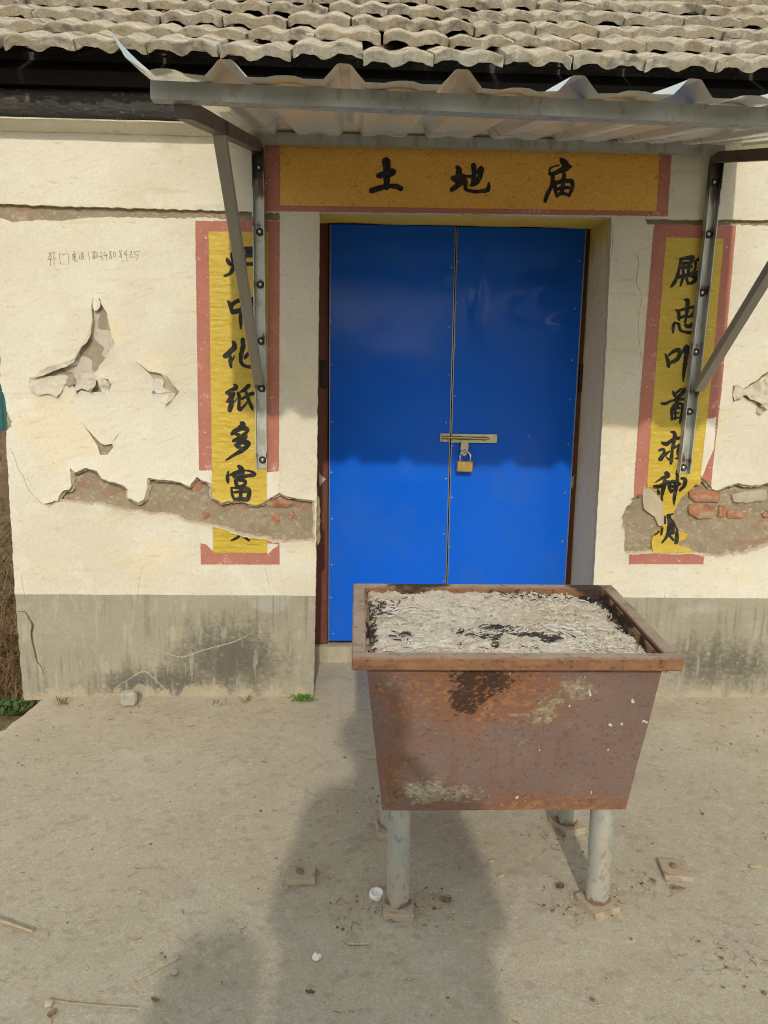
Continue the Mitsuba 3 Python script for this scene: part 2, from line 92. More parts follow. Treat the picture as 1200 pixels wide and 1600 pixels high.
LETTERS = {
    'A': [[(0.1018,2.2386,0.0341),(0.1053,2.2009,0.0282),(0.1047,2.1447,0.0253)],[(0.0684,2.1861,0.0134),(0.0847,2.1879,0.0252),(0.1217,2.1957,0.0252),(0.1276,2.2014,0.0282)],[(0.0469,2.1294,0.0223),(0.078,2.1399,0.0223),(0.1017,2.1461,0.0164),(0.1225,2.1479,0.0179),(0.1449,2.147,0.0208),(0.1614,2.1403,0.0209)]],
    'B': [[(0.385,2.2237,0.017),(0.3922,2.211,0.0239),(0.3913,2.1853,0.0273),(0.3886,2.1627,0.0205)],[(0.3624,2.183,0.0068),(0.3795,2.1818,0.0256),(0.4016,2.1855,0.0205)],[(0.3653,2.1396,0.0188),(0.3804,2.1496,0.0205),(0.4023,2.163,0.0171),(0.4107,2.1664,0.0137)],[(0.4063,2.1969,0.0102),(0.439,2.1912,0.0102),(0.469,2.2127,0.0154),(0.4807,2.2194,0.0239),(0.478,2.2001,0.0205),(0.4685,2.1773,0.0222),(0.457,2.1626,0.0137),(0.4401,2.1574,0.0086)],[(0.4495,2.2315,0.0222),(0.4522,2.2027,0.0188),(0.4483,2.1672,0.0171)],[(0.4117,2.189,0.0154),(0.4191,2.1698,0.0188),(0.4199,2.1472,0.0154),(0.4339,2.1378,0.0137),(0.4665,2.1353,0.0137),(0.4922,2.1375,0.0154),(0.5108,2.1444,0.0189),(0.5132,2.1719,0.0051)]],
    'C': [[(0.7984,2.2629,0.0135),(0.8111,2.2506,0.027),(0.8208,2.2381,0.0301)],[(0.8389,2.2371,0.009),(0.8123,2.2281,0.0256),(0.7903,2.2177,0.018),(0.7652,2.2073,0.0165),(0.7531,2.2099,0.009)],[(0.7905,2.2417,0.0075),(0.7669,2.2341,0.006),(0.7539,2.224,0.0075),(0.7546,2.2099,0.009)],[(0.7688,2.1961,0.0165),(0.7683,2.1763,0.0166),(0.7633,2.1563,0.0151),(0.751,2.1319,0.0166),(0.7418,2.1047,0.0136)],[(0.8135,2.2056,0.0166),(0.8119,2.1801,0.0181),(0.808,2.1388,0.0166)],[(0.7789,2.1765,0.0181),(0.7802,2.151,0.0136),(0.7907,2.1242,0.0121)],[(0.782,2.1738,0.0151),(0.8147,2.183,0.0166),(0.8419,2.1836,0.0181),(0.8503,2.1682,0.0166),(0.8454,2.1468,0.0151),(0.8375,2.1253,0.0091)],[(0.7834,2.1483,0.0136),(0.8161,2.1575,0.0136),(0.8433,2.1581,0.0091)],[(0.7874,2.1284,0.0136),(0.8098,2.1346,0.0136),(0.8373,2.1295,0.0106)]],
    'D': [[(-0.5331,1.8579,0.0096),(-0.5256,1.8451,0.0173),(-0.5162,1.836,0.0115)],[(-0.4929,1.8513,0.0173),(-0.5068,1.8231,0.0173),(-0.5207,1.8024,0.0135),(-0.542,1.7926,0.0096)],[(-0.5116,1.8787,0.0115),(-0.5064,1.851,0.0173),(-0.4895,1.8253,0.0135)],[(-0.4576,1.9001,0.0134),(-0.4346,1.8987,0.0173),(-0.4154,1.901,0.0173)],[(-0.454,1.8854,0.0134),(-0.4348,1.8876,0.023)],[(-0.4677,1.8685,0.0115),(-0.4446,1.8726,0.0154),(-0.4196,1.875,0.0173)],[(-0.462,1.8667,0.0134),(-0.4623,1.8444,0.0135),(-0.4626,1.8221,0.0038)],[(-0.4643,1.8407,0.0154),(-0.4432,1.8392,0.0135),(-0.4201,1.8415,0.0135)],[(-0.4196,1.875,0.0154),(-0.4201,1.8415,0.0115)]],
    'E': [[(-0.5295,1.6922,0.0097),(-0.5211,1.6734,0.0174),(-0.5138,1.647,0.0136)],[(-0.5192,1.6734,0.0174),(-0.4995,1.6908,0.0155),(-0.4723,1.6988,0.0155),(-0.449,1.6992,0.0174),(-0.4335,1.7014,0.0194),(-0.4397,1.6748,0.0175),(-0.4651,1.663,0.0155)],[(-0.5157,1.6508,0.0155),(-0.4924,1.655,0.0194),(-0.4573,1.6632,0.0155)],[(-0.4682,1.7121,0.0174),(-0.4727,1.6705,0.0175),(-0.4812,1.6229,0.0156),(-0.4809,1.5847,0.0058)]],
    'F': [[(-0.5122,1.5309,0.0139),(-0.5073,1.5139,0.0208),(-0.5215,1.4965,0.0209),(-0.5445,1.4756,0.0226)],[(-0.5254,1.4724,0.0122),(-0.5258,1.4518,0.0174),(-0.5227,1.4312,0.0105)],[(-0.5097,1.4761,0.0052),(-0.517,1.4588,0.0087)],[(-0.4739,1.5417,0.0174),(-0.4725,1.5178,0.0191),(-0.48,1.4869,0.0174),(-0.483,1.4594,0.0157),(-0.4772,1.4422,0.014),(-0.4599,1.4339,0.014),(-0.439,1.4325,0.0157),(-0.4214,1.4431,0.0105)],[(-0.4887,1.485,0.0052),(-0.4855,1.4662,0.0087)],[(-0.4381,1.4978,0.0104),(-0.4575,1.4804,0.0157),(-0.4664,1.4665,0.0087)]],
    'G': [[(-0.51,1.3587,0.0105),(-0.505,1.3483,0.0193),(-0.5227,1.3376,0.0158),(-0.5421,1.3269,0.0158)],[(-0.537,1.32,0.0105),(-0.5212,1.3184,0.0193),(-0.5141,1.3238,0.014)],[(-0.516,1.3185,0.0158),(-0.525,1.3044,0.0211),(-0.5411,1.2902,0.0105)],[(-0.5199,1.2975,0.0158),(-0.5255,1.2764,0.0211),(-0.5312,1.2553,0.0194)],[(-0.5004,1.3048,0.0035),(-0.5104,1.2889,0.0053)],[(-0.4948,1.3258,0.014),(-0.4916,1.3101,0.014),(-0.4919,1.2909,0.0123),(-0.494,1.2681,0.0158),(-0.4889,1.2594,0.0194),(-0.4764,1.2683,0.0106),(-0.4603,1.2878,0.0088)],[(-0.4825,1.3312,0.0105),(-0.4665,1.3436,0.0158),(-0.4523,1.356,0.0175)],[(-0.4683,1.3419,0.0105),(-0.4581,1.3158,0.0158),(-0.4497,1.288,0.0158),(-0.4412,1.2705,0.0141),(-0.437,1.2565,0.0035)],[(-0.4812,1.3015,0.0105),(-0.4652,1.3105,0.0105),(-0.444,1.323,0.0158),(-0.4352,1.3249,0.0158)]],
    'H': [[(-0.4845,1.203,0.0141),(-0.4775,1.1961,0.023),(-0.4884,1.1818,0.0212),(-0.5134,1.1673,0.0195),(-0.5242,1.1565,0.0142)],[(-0.4883,1.1853,0.023),(-0.4637,1.1785,0.0195),(-0.4567,1.1733,0.0106),(-0.4711,1.1572,0.0159),(-0.4925,1.1427,0.0177),(-0.5176,1.1281,0.0142)],[(-0.51,1.1567,0.0106),(-0.4959,1.1533,0.0142)],[(-0.4712,1.1465,0.023),(-0.4857,1.1268,0.023),(-0.5073,1.1105,0.0177)],[(-0.4857,1.125,0.0177),(-0.4645,1.1217,0.0231),(-0.4539,1.1182,0.016),(-0.4648,1.1038,0.0195),(-0.4828,1.0893,0.0195),(-0.5079,1.0747,0.0142),(-0.5276,1.062,0.0124),(-0.551,1.0464,0.0062)],[(-0.5021,1.1034,0.0142),(-0.4791,1.0965,0.0142)]],
    'I': [[(-0.4983,1.0208,0.014),(-0.4869,1.0043,0.0258),(-0.4896,0.983,0.0281)],[(-0.542,0.9966,0.0094),(-0.546,0.9729,0.0164),(-0.544,0.9515,0.0094)],[(-0.5317,0.9849,0.0117),(-0.5081,0.9946,0.0187),(-0.4893,0.9996,0.0187)],[(-0.4728,1.0045,0.007),(-0.4472,1.0,0.0117),(-0.4332,0.9883,0.0164),(-0.4474,0.9834,0.0164),(-0.4685,0.9832,0.0117)],[(-0.5201,0.9767,0.0117),(-0.4944,0.977,0.0141),(-0.4662,0.9785,0.0117)],[(-0.5134,0.9614,0.0141),(-0.509,0.9447,0.0164),(-0.5068,0.9329,0.0094)],[(-0.511,0.9638,0.0117),(-0.4875,0.964,0.0164),(-0.4712,0.957,0.0141),(-0.4761,0.9427,0.0141),(-0.4997,0.9353,0.0141)],[(-0.5303,0.9302,0.0094),(-0.5284,0.9064,0.0118),(-0.5194,0.8826,0.0118)],[(-0.5256,0.9303,0.007),(-0.4951,0.9306,0.0141),(-0.467,0.9285,0.0165),(-0.4554,0.9143,0.0188),(-0.4604,0.8903,0.0189),(-0.4654,0.8759,0.0118)],[(-0.5189,0.9113,0.0094),(-0.4907,0.9139,0.0141),(-0.4624,0.9154,0.0094)],[(-0.5171,0.8802,0.0141),(-0.4912,0.8828,0.0188),(-0.4653,0.8807,0.0165)],[(-0.4903,0.9354,0.0164),(-0.4936,0.8804,0.0165)]],
    'J': [[(1.3094,1.893,0.0088),(1.3085,1.8594,0.0106),(1.3024,1.8255,0.0142),(1.2904,1.7966,0.0142),(1.2791,1.7828,0.0071)],[(1.3097,1.8897,0.0124),(1.3356,1.8969,0.0159),(1.3568,1.8973,0.023),(1.3547,1.8804,0.0159)],[(1.3143,1.8763,0.0124),(1.3514,1.877,0.0142)],[(1.3138,1.8595,0.0124),(1.3562,1.862,0.0159)],[(1.3215,1.8748,0.0088),(1.3272,1.826,0.0124)],[(1.3462,1.8752,0.0106),(1.3467,1.8264,0.0142)],[(1.3011,1.8188,0.0124),(1.3238,1.8242,0.016),(1.3655,1.8352,0.0142),(1.3828,1.8405,0.0142)],[(1.3262,1.8158,0.0124),(1.3177,1.7886,0.0089)],[(1.3403,1.8178,0.0106),(1.3491,1.7959,0.0107)],[(1.3722,1.8825,0.0124),(1.374,1.8606,0.0106),(1.3632,1.8419,0.0106)],[(1.3721,1.8841,0.0106),(1.3922,1.898,0.0124),(1.3969,1.8846,0.0088),(1.3915,1.8643,0.0089)],[(1.3898,1.8424,0.016),(1.3895,1.8238,0.0178),(1.375,1.8066,0.016),(1.358,1.7961,0.0107)],[(1.3553,1.8299,0.0106),(1.3812,1.8169,0.0178),(1.3983,1.8036,0.0107)]],
    'K': [[(1.3397,1.7309,0.0078),(1.3523,1.7296,0.0172),(1.354,1.7087,0.0172),(1.3533,1.6787,0.0141),(1.3484,1.6425,0.011)],[(1.307,1.6899,0.0062),(1.317,1.6826,0.0141),(1.3217,1.6631,0.0156),(1.3242,1.6511,0.0094)],[(1.3196,1.6886,0.0094),(1.3396,1.6935,0.0125),(1.3641,1.6999,0.0109),(1.3888,1.7048,0.0125),(1.3856,1.6868,0.0156),(1.376,1.6701,0.0157),(1.3608,1.6638,0.0094)],[(1.3223,1.6556,0.0125),(1.3419,1.665,0.011),(1.3542,1.6682,0.0094)],[(1.3061,1.6418,0.0063),(1.3013,1.6236,0.0141),(1.3018,1.5964,0.0063)],[(1.3112,1.6373,0.0094),(1.324,1.633,0.0125),(1.3287,1.6135,0.0126),(1.3437,1.6031,0.011),(1.3691,1.6005,0.0141),(1.3848,1.6008,0.0141),(1.3998,1.6101,0.0094)],[(1.3509,1.6305,0.0125),(1.364,1.6246,0.0173),(1.3821,1.634,0.0188),(1.3863,1.6401,0.0141)]],
    'L': [[(1.275,1.5123,0.0047),(1.2842,1.4957,0.0142),(1.2922,1.4728,0.0174),(1.2949,1.459,0.0111)],[(1.2927,1.508,0.0095),(1.3134,1.5251,0.0158),(1.3305,1.5285,0.0189),(1.3365,1.5133,0.0189),(1.3286,1.4933,0.0189),(1.3045,1.4776,0.0142)],[(1.3458,1.515,0.0063),(1.3628,1.5396,0.0236),(1.365,1.5122,0.0205),(1.3627,1.4815,0.0174),(1.3611,1.4431,0.0158),(1.3606,1.3999,0.0048)],[(1.3629,1.5381,0.0158),(1.3822,1.5339,0.0142),(1.3887,1.5126,0.0126),(1.3835,1.4788,0.0142),(1.3761,1.4725,0.0095)]],
    'M': [[(1.3208,1.3591,0.0064),(1.3266,1.3452,0.0127),(1.3337,1.3359,0.0111)],[(1.3269,1.3421,0.0111),(1.3415,1.3578,0.0111),(1.3549,1.3704,0.0064)],[(1.368,1.3659,0.0175),(1.3582,1.3487,0.0191),(1.3434,1.3345,0.0159)],[(1.2754,1.3071,0.008),(1.2882,1.3057,0.0127),(1.3191,1.3186,0.0111),(1.3505,1.3253,0.0127),(1.3774,1.3272,0.0112)],[(1.3373,1.3313,0.0175),(1.3428,1.3018,0.0175)],[(1.3314,1.3047,0.0096),(1.3222,1.2796,0.0144),(1.3253,1.2389,0.008)],[(1.3301,1.3,0.0128),(1.3518,1.3081,0.0128),(1.3669,1.299,0.0144),(1.3659,1.2724,0.0128),(1.363,1.2488,0.0128),(1.3607,1.2267,0.008)],[(1.3278,1.2891,0.0128),(1.3533,1.2894,0.0112)],[(1.3365,1.2798,0.0112),(1.3395,1.2422,0.0096)],[(1.3327,1.2672,0.008),(1.3533,1.2691,0.0064)],[(1.328,1.2452,0.0096),(1.3534,1.2487,0.008)]],
    'N': [[(1.3268,1.1878,0.0096),(1.3398,1.1848,0.0144),(1.3428,1.1675,0.0177),(1.3389,1.1357,0.0145),(1.3365,1.1038,0.0129),(1.3355,1.0751,0.0177),(1.3356,1.0527,0.0081)],[(1.2883,1.1446,0.0064),(1.3082,1.1369,0.0193),(1.325,1.1482,0.0177),(1.3465,1.1612,0.0161),(1.3608,1.1629,0.0129)],[(1.2813,1.1096,0.0113),(1.2954,1.1145,0.0129),(1.3026,1.105,0.0129),(1.2975,1.0874,0.0177),(1.2889,1.073,0.021)],[(1.2962,1.0826,0.0129),(1.3144,1.0972,0.0113),(1.3265,1.1085,0.0048)],[(1.3123,1.0828,0.0048),(1.3245,1.0718,0.0081)],[(1.3449,1.1199,0.0097),(1.3585,1.1312,0.0097),(1.3723,1.1409,0.0097)],[(1.3637,1.1265,0.0097),(1.3623,1.1041,0.0145),(1.365,1.0898,0.0097)],[(1.3516,1.0753,0.0048),(1.3643,1.0786,0.0113),(1.3799,1.0852,0.0129)]],
    'O': [[(1.3176,1.0128,0.018),(1.3252,1.0017,0.0203),(1.3033,0.9925,0.0135),(1.271,0.972,0.0045)],[(1.2699,0.9562,0.0135),(1.2859,0.9541,0.0203),(1.3054,0.9656,0.0135)],[(1.3134,0.9792,0.018),(1.3106,0.9566,0.0203),(1.3091,0.916,0.0136),(1.3131,0.8934,0.0091)],[(1.3113,0.9769,0.0135),(1.3342,0.9726,0.0203)],[(1.2895,0.9361,0.0136),(1.295,0.9227,0.0113)],[(1.364,1.0245,0.0113),(1.3665,0.9932,0.0158),(1.3669,0.9595,0.0158),(1.3649,0.912,0.0159),(1.367,0.8713,0.0045)],[(1.3323,0.9681,0.0181),(1.3385,0.9457,0.0136),(1.3486,0.9322,0.0136)],[(1.345,0.9795,0.0135),(1.3637,0.9707,0.0203),(1.3776,0.9663,0.0158)],[(1.3422,0.957,0.0113),(1.365,0.9549,0.0181)],[(1.3847,0.9911,0.0113),(1.4011,0.9846,0.0181),(1.4004,0.9643,0.0181),(1.3843,0.9394,0.0136)],[(1.346,0.9367,0.0136),(1.3659,0.9437,0.0136)]],
    'R': [[(-0.4984,0.727,0.0119),(-0.5153,0.7135,0.0119),(-0.5368,0.7035,0.0047)],[(-0.4913,0.7258,0.0071),(-0.4748,0.7162,0.0119),(-0.4607,0.7066,0.0119)]],
    'S': [[(1.3309,0.8231,0.0091),(1.3332,0.7934,0.0091)],[(1.3431,0.8278,0.0136),(1.3631,0.8337,0.0091)],[(1.3482,0.821,0.0205),(1.3552,0.789,0.0228),(1.3533,0.7546,0.0206),(1.3436,0.7315,0.0137),(1.3271,0.7083,0.0091)],[(1.3632,0.8028,0.0159),(1.3776,0.7938,0.016),(1.3886,0.771,0.0137),(1.39,0.7526,0.0114)],[(1.3622,0.7868,0.0251),(1.367,0.7547,0.0251)],[(1.3224,0.7704,0.0137),(1.3199,0.7428,0.0091)],[(1.3075,0.7565,0.0114),(1.2927,0.7403,0.0068)],[(1.3542,0.7431,0.0114),(1.3743,0.7202,0.0114)],[(1.3879,0.7503,0.016),(1.3903,0.7204,0.0183),(1.3868,0.7065,0.0137)]],
}
TRANSLATE = mi.ScalarTransform4f().translate


# ------------------------------------------------------------------ helpers
def fbm(x, y=0.0, z=0.0, octaves=3):
    """Layered noise whose layers are turned against each other, so that no grid shows; about 0 to 1."""
    x, y, z = (mi.Float(v) for v in (x, y, z))
    x, y, z = 0.80 * x + 0.36 * y - 0.48 * z, -0.60 * x + 0.48 * y - 0.64 * z, 0.80 * y + 0.60 * z
    total, amp, norm = mi.Float(0), 1.0, 0.0
    for o in range(octaves):
        total = total + amp * noise(x + 7.3 * o, y - 3.1 * o, z + 1.7 * o)
        norm += amp
        amp *= 0.55
        x, y, z = 2.03 * (0.36 * x + 0.48 * y - 0.80 * z), 2.03 * (-0.80 * x + 0.60 * y), 2.03 * (0.48 * x + 0.64 * y + 0.60 * z)
    return 0.5 + (total / norm - 0.5) * 1.12


def num(name):
    if name not in scene and name not in labels:
        return name
    k = 1
    while f"{name}_{k:03d}" in scene or f"{name}_{k:03d}" in labels:
        k += 1
    return f"{name}_{k:03d}"


def thing(name, label, cat, group=None):
    key = num(name)
    labels[key] = {"label": label, "category": cat}
    if group:
        labels[key]["group"] = group
    return key


def put(name, mesh, bsdf, parent=None, smooth=False, label=None, kind=None, **more):
    key = num((parent + "__" if parent else "") + name)
    scene[key] = mikit.ply(mesh, bsdf, smooth=smooth, **more)
    if label or kind:
        labels[key] = {}
        if label:
            labels[key]["label"] = label
        if kind:
            labels[key]["kind"] = kind
    return key


def one(name, mesh, bsdf, label, cat, group=None, smooth=False):
    key = thing(name, label, cat, group)
    scene[key] = mikit.ply(mesh, bsdf, smooth=smooth)
    return key


def cat(ms):
    return trimesh.util.concatenate(list(ms))


def cbox(x0, x1, y0, y1, z0, z1, b=0.002):
    pts = []
    for x, sx in ((x0, 1), (x1, -1)):
        for y, sy in ((y0, 1), (y1, -1)):
            for z, sz in ((z0, 1), (z1, -1)):
                pts += [(x + sx * b, y + sy * b, z), (x + sx * b, y, z + sz * b), (x, y + sy * b, z + sz * b)]
    return trimesh.convex.convex_hull(np.array(pts))


def beam(p0, p1, w, h, b=0.002, side=(1, 0, 0)):
    """A square bar from p0 to p1; w along 'side', h across."""
    p0, p1 = np.array(p0, float), np.array(p1, float)
    d = p1 - p0
    L = np.linalg.norm(d)
    d /= L
    s = np.array(side, float) - np.dot(side, d) * d
    s /= np.linalg.norm(s)
    u = np.cross(d, s)
    m = cbox(-w / 2, w / 2, -h / 2, h / 2, 0, L, b)
    T = np.eye(4)
    T[:3, 0], T[:3, 1], T[:3, 2], T[:3, 3] = s, u, d, p0
    m.apply_transform(T)
    return m


def tube(points, radii, sides=6, caps=True):
    p = np.asarray(points, float)
    t = np.gradient(p, axis=0)
    t /= np.linalg.norm(t, axis=1, keepdims=True) + 1e-12
    a = np.cross(t, np.where(np.abs(t[:, 2:]) < 0.9, [0, 0, 1.0], [1.0, 0, 0]))
    a /= np.linalg.norm(a, axis=1, keepdims=True) + 1e-12
    b = np.cross(t, a)
    ang = np.arange(sides) * 2 * np.pi / sides
    v = (p[:, None] + np.broadcast_to(radii, (len(p),))[:, None, None] * (np.cos(ang)[None, :, None] * a[:, None] + np.sin(ang)[None, :, None] * b[:, None])).reshape(-1, 3)
    n = len(p)
    f = []
    for i in range(n - 1):
        for j in range(sides):
            q = [i * sides + j, i * sides + (j + 1) % sides, (i + 1) * sides + (j + 1) % sides, (i + 1) * sides + j]
            f += [[q[0], q[1], q[2]], [q[0], q[2], q[3]]]
    if caps:
        v = np.vstack([v, p[0], p[-1]])
        for j in range(sides):
            f += [[n * sides, (j + 1) % sides, j], [n * sides + 1, (n - 1) * sides + j, (n - 1) * sides + (j + 1) % sides]]
    return trimesh.Trimesh(v, np.array(f), process=False)


def cyl(p0, p1, r, sides=20):
    return tube([p0, p1], r, sides)


def extrude_x(profile, x0, x1, n=1):
    """profile: closed polygon in (y, z); extruded along x in n steps."""
    p = np.array(profile, float)
    k = len(p)
    xs = np.linspace(x0, x1, n + 1)
    v = np.concatenate([np.column_stack([np.full(k, x), p]) for x in xs])
    f = []
    for i in range(n):
        for j in range(k):
            a, b = i * k + j, i * k + (j + 1) % k
            f += [[a, b, b + k], [a, b + k, a + k]]
    caps = trimesh.creation.triangulate_polygon(Polygon(p), engine="earcut")
    tree = cKDTree(p)
    idx = tree.query(caps[0])[1]
    cf = idx[caps[1]]
    return trimesh.Trimesh(v, np.vstack([f, cf, cf[:, ::-1] + n * k]), process=False)


def densify(ring, step):
    c = np.array(ring)[:, :2]
    out = []
    for a, b in zip(c[:-1], c[1:]):
        n = max(1, int(math.ceil(np.linalg.norm(b - a) / step)))
        out += [a + (b - a) * k / n for k in range(n)]
    return np.array(out)


def jag(pts, amp, seed, step=0.006, closed=True):
    """A traced outline made ragged."""
    c = list(pts) + ([pts[0]] if closed else [])
    d = densify([q[:2] for q in c], step)
    if not closed:
        d = np.vstack([d, np.array(pts[-1][:2])])
    n1 = meshkit.fbm(np.column_stack([d * 70, np.zeros(len(d))]), 3, seed) - 0.5
    n2 = meshkit.fbm(np.column_stack([d * 70, np.ones(len(d)) * 9]), 3, seed + 5) - 0.5
    return d + np.column_stack([n1, n2]) * 2 * amp


def polys(g):
    if g.is_empty:
        return []
    return [q for q in getattr(g, "geoms", [g]) if q.geom_type == "Polygon" and q.area > 1e-7]


def sheet(poly, res, yfn, skirt=None, bstep=None):
    """Fine triangle sheet over a polygon in (x, z), lying at y = yfn(x, z), facing -y, with edges back to y = skirt (a number) if given."""
    ms = []
    for g in polys(poly):
        bstep_ = bstep or res
        rings = [densify(r.coords, bstep_) for r in [g.exterior, *g.interiors]]
        x0, z0, x1, z1 = g.bounds
        xs, zs = np.meshgrid(np.arange(x0, x1, res), np.arange(z0, z1, res))
        gp = np.column_stack([xs.ravel() + (np.arange(xs.size) % 7 - 3) * res * 0.03, zs.ravel()])
        inner = g.buffer(-0.45 * bstep_)
        gp = gp[shapely.contains_xy(inner, gp[:, 0], gp[:, 1])] if not inner.is_empty else gp[:0]
        allp = np.vstack(rings + [gp])
        tri = Delaunay(allp).simplices
        c = allp[tri].mean(1)
        tri = tri[shapely.contains_xy(g, c[:, 0], c[:, 1])]
        a, b, d = allp[tri[:, 0]], allp[tri[:, 1]], allp[tri[:, 2]]
        cr = (b[:, 0] - a[:, 0]) * (d[:, 1] - a[:, 1]) - (b[:, 1] - a[:, 1]) * (d[:, 0] - a[:, 0])
        tri[cr < 0] = tri[cr < 0][:, ::-1]
        y = yfn(allp[:, 0], allp[:, 1])
        v = np.column_stack([allp[:, 0], y, allp[:, 1]])
        ms.append(trimesh.Trimesh(v, tri, process=False))
        if skirt is not None:
            k = 0
            for r in rings:
                n = len(r)
                top = v[k:k + n]
                bot = top.copy()
                bot[:, 1] = skirt
                vv = np.vstack([top, bot])
                i = np.arange(n)
                j = (i + 1) % n
                ff = np.vstack([np.column_stack([i, j, j + n]), np.column_stack([i, j + n, i + n])])
                ms.append(trimesh.Trimesh(vv, ff, process=False))
                k += n
    return cat(ms)


def stroke_poly(st, grow=0.0, seed=0):
    """One brush stroke: hulls of discs along its points (x, z, width)."""
    q = [(a[0], a[1], a[2] / 2 + grow) for a in st]
    # finer points along a soft curve
    P = np.array(q)
    if len(P) > 2:
        t = np.arange(len(P))
        tt = np.linspace(0, len(P) - 1, (len(P) - 1) * 5 + 1)
        from scipy.interpolate import PchipInterpolator
        P = np.column_stack([PchipInterpolator(t, P[:, k])(tt) for k in range(3)])
    hull = [unary_union([Point(a[0], a[1]).buffer(max(a[2], 4e-4), 6), Point(b[0], b[1]).buffer(max(b[2], 4e-4), 6)]).convex_hull for a, b in zip(P[:-1], P[1:])]
    return unary_union(hull)


def fb(x, z, s, o=3, seed=0):
    return meshkit.fbm(np.column_stack([x * s, z * s, np.full(len(x), seed * 3.7)]), o, seed) - 0.5


def rough_up(m, amp, scale, seed=0):
    n = meshkit.fbm(np.asarray(m.vertices) * scale, 3, seed)
    n2 = meshkit.fbm(np.asarray(m.vertices) * scale + 31.7, 3, seed + 3)
    n3 = meshkit.fbm(np.asarray(m.vertices) * scale + 77.1, 3, seed + 6)
    m.vertices = m.vertices + (np.column_stack([n, n2, n3]) - 0.5) * 2 * amp
    return m


# ------------------------------------------------------------------ materials
def mat(name, color, rough=0.8, metallic=0.0, spec=0.4, bump=None, scale=1.0, eps=1e-3, clear=0.0, two=None):
    b = {"type": "principled", "roughness": proc(rough) if callable(rough) else rough, "metallic": metallic, "specular": spec,
         "base_color": proc(color) if callable(color) else {"type": "rgb", "value": list(color)}}
    if clear:
        b["clearcoat"], b["clearcoat_gloss"] = clear, 0.8
    if bump:
        b = {"type": "bumpmap", "arbitrary": proc(bump, eps), "scale": scale, "bsdf": b}
    scene[name] = {"type": "twosided", "bsdf": b}
    return name


def blob(p, x, z, rx, rz):
    """Distance measure round a spot on the wall: 1 in the middle, 0 outside."""
    return dr.maximum(1 - dr.sqrt(dr.square((p.x - x) / rx) + dr.square((p.z - z) / rz)), 0)


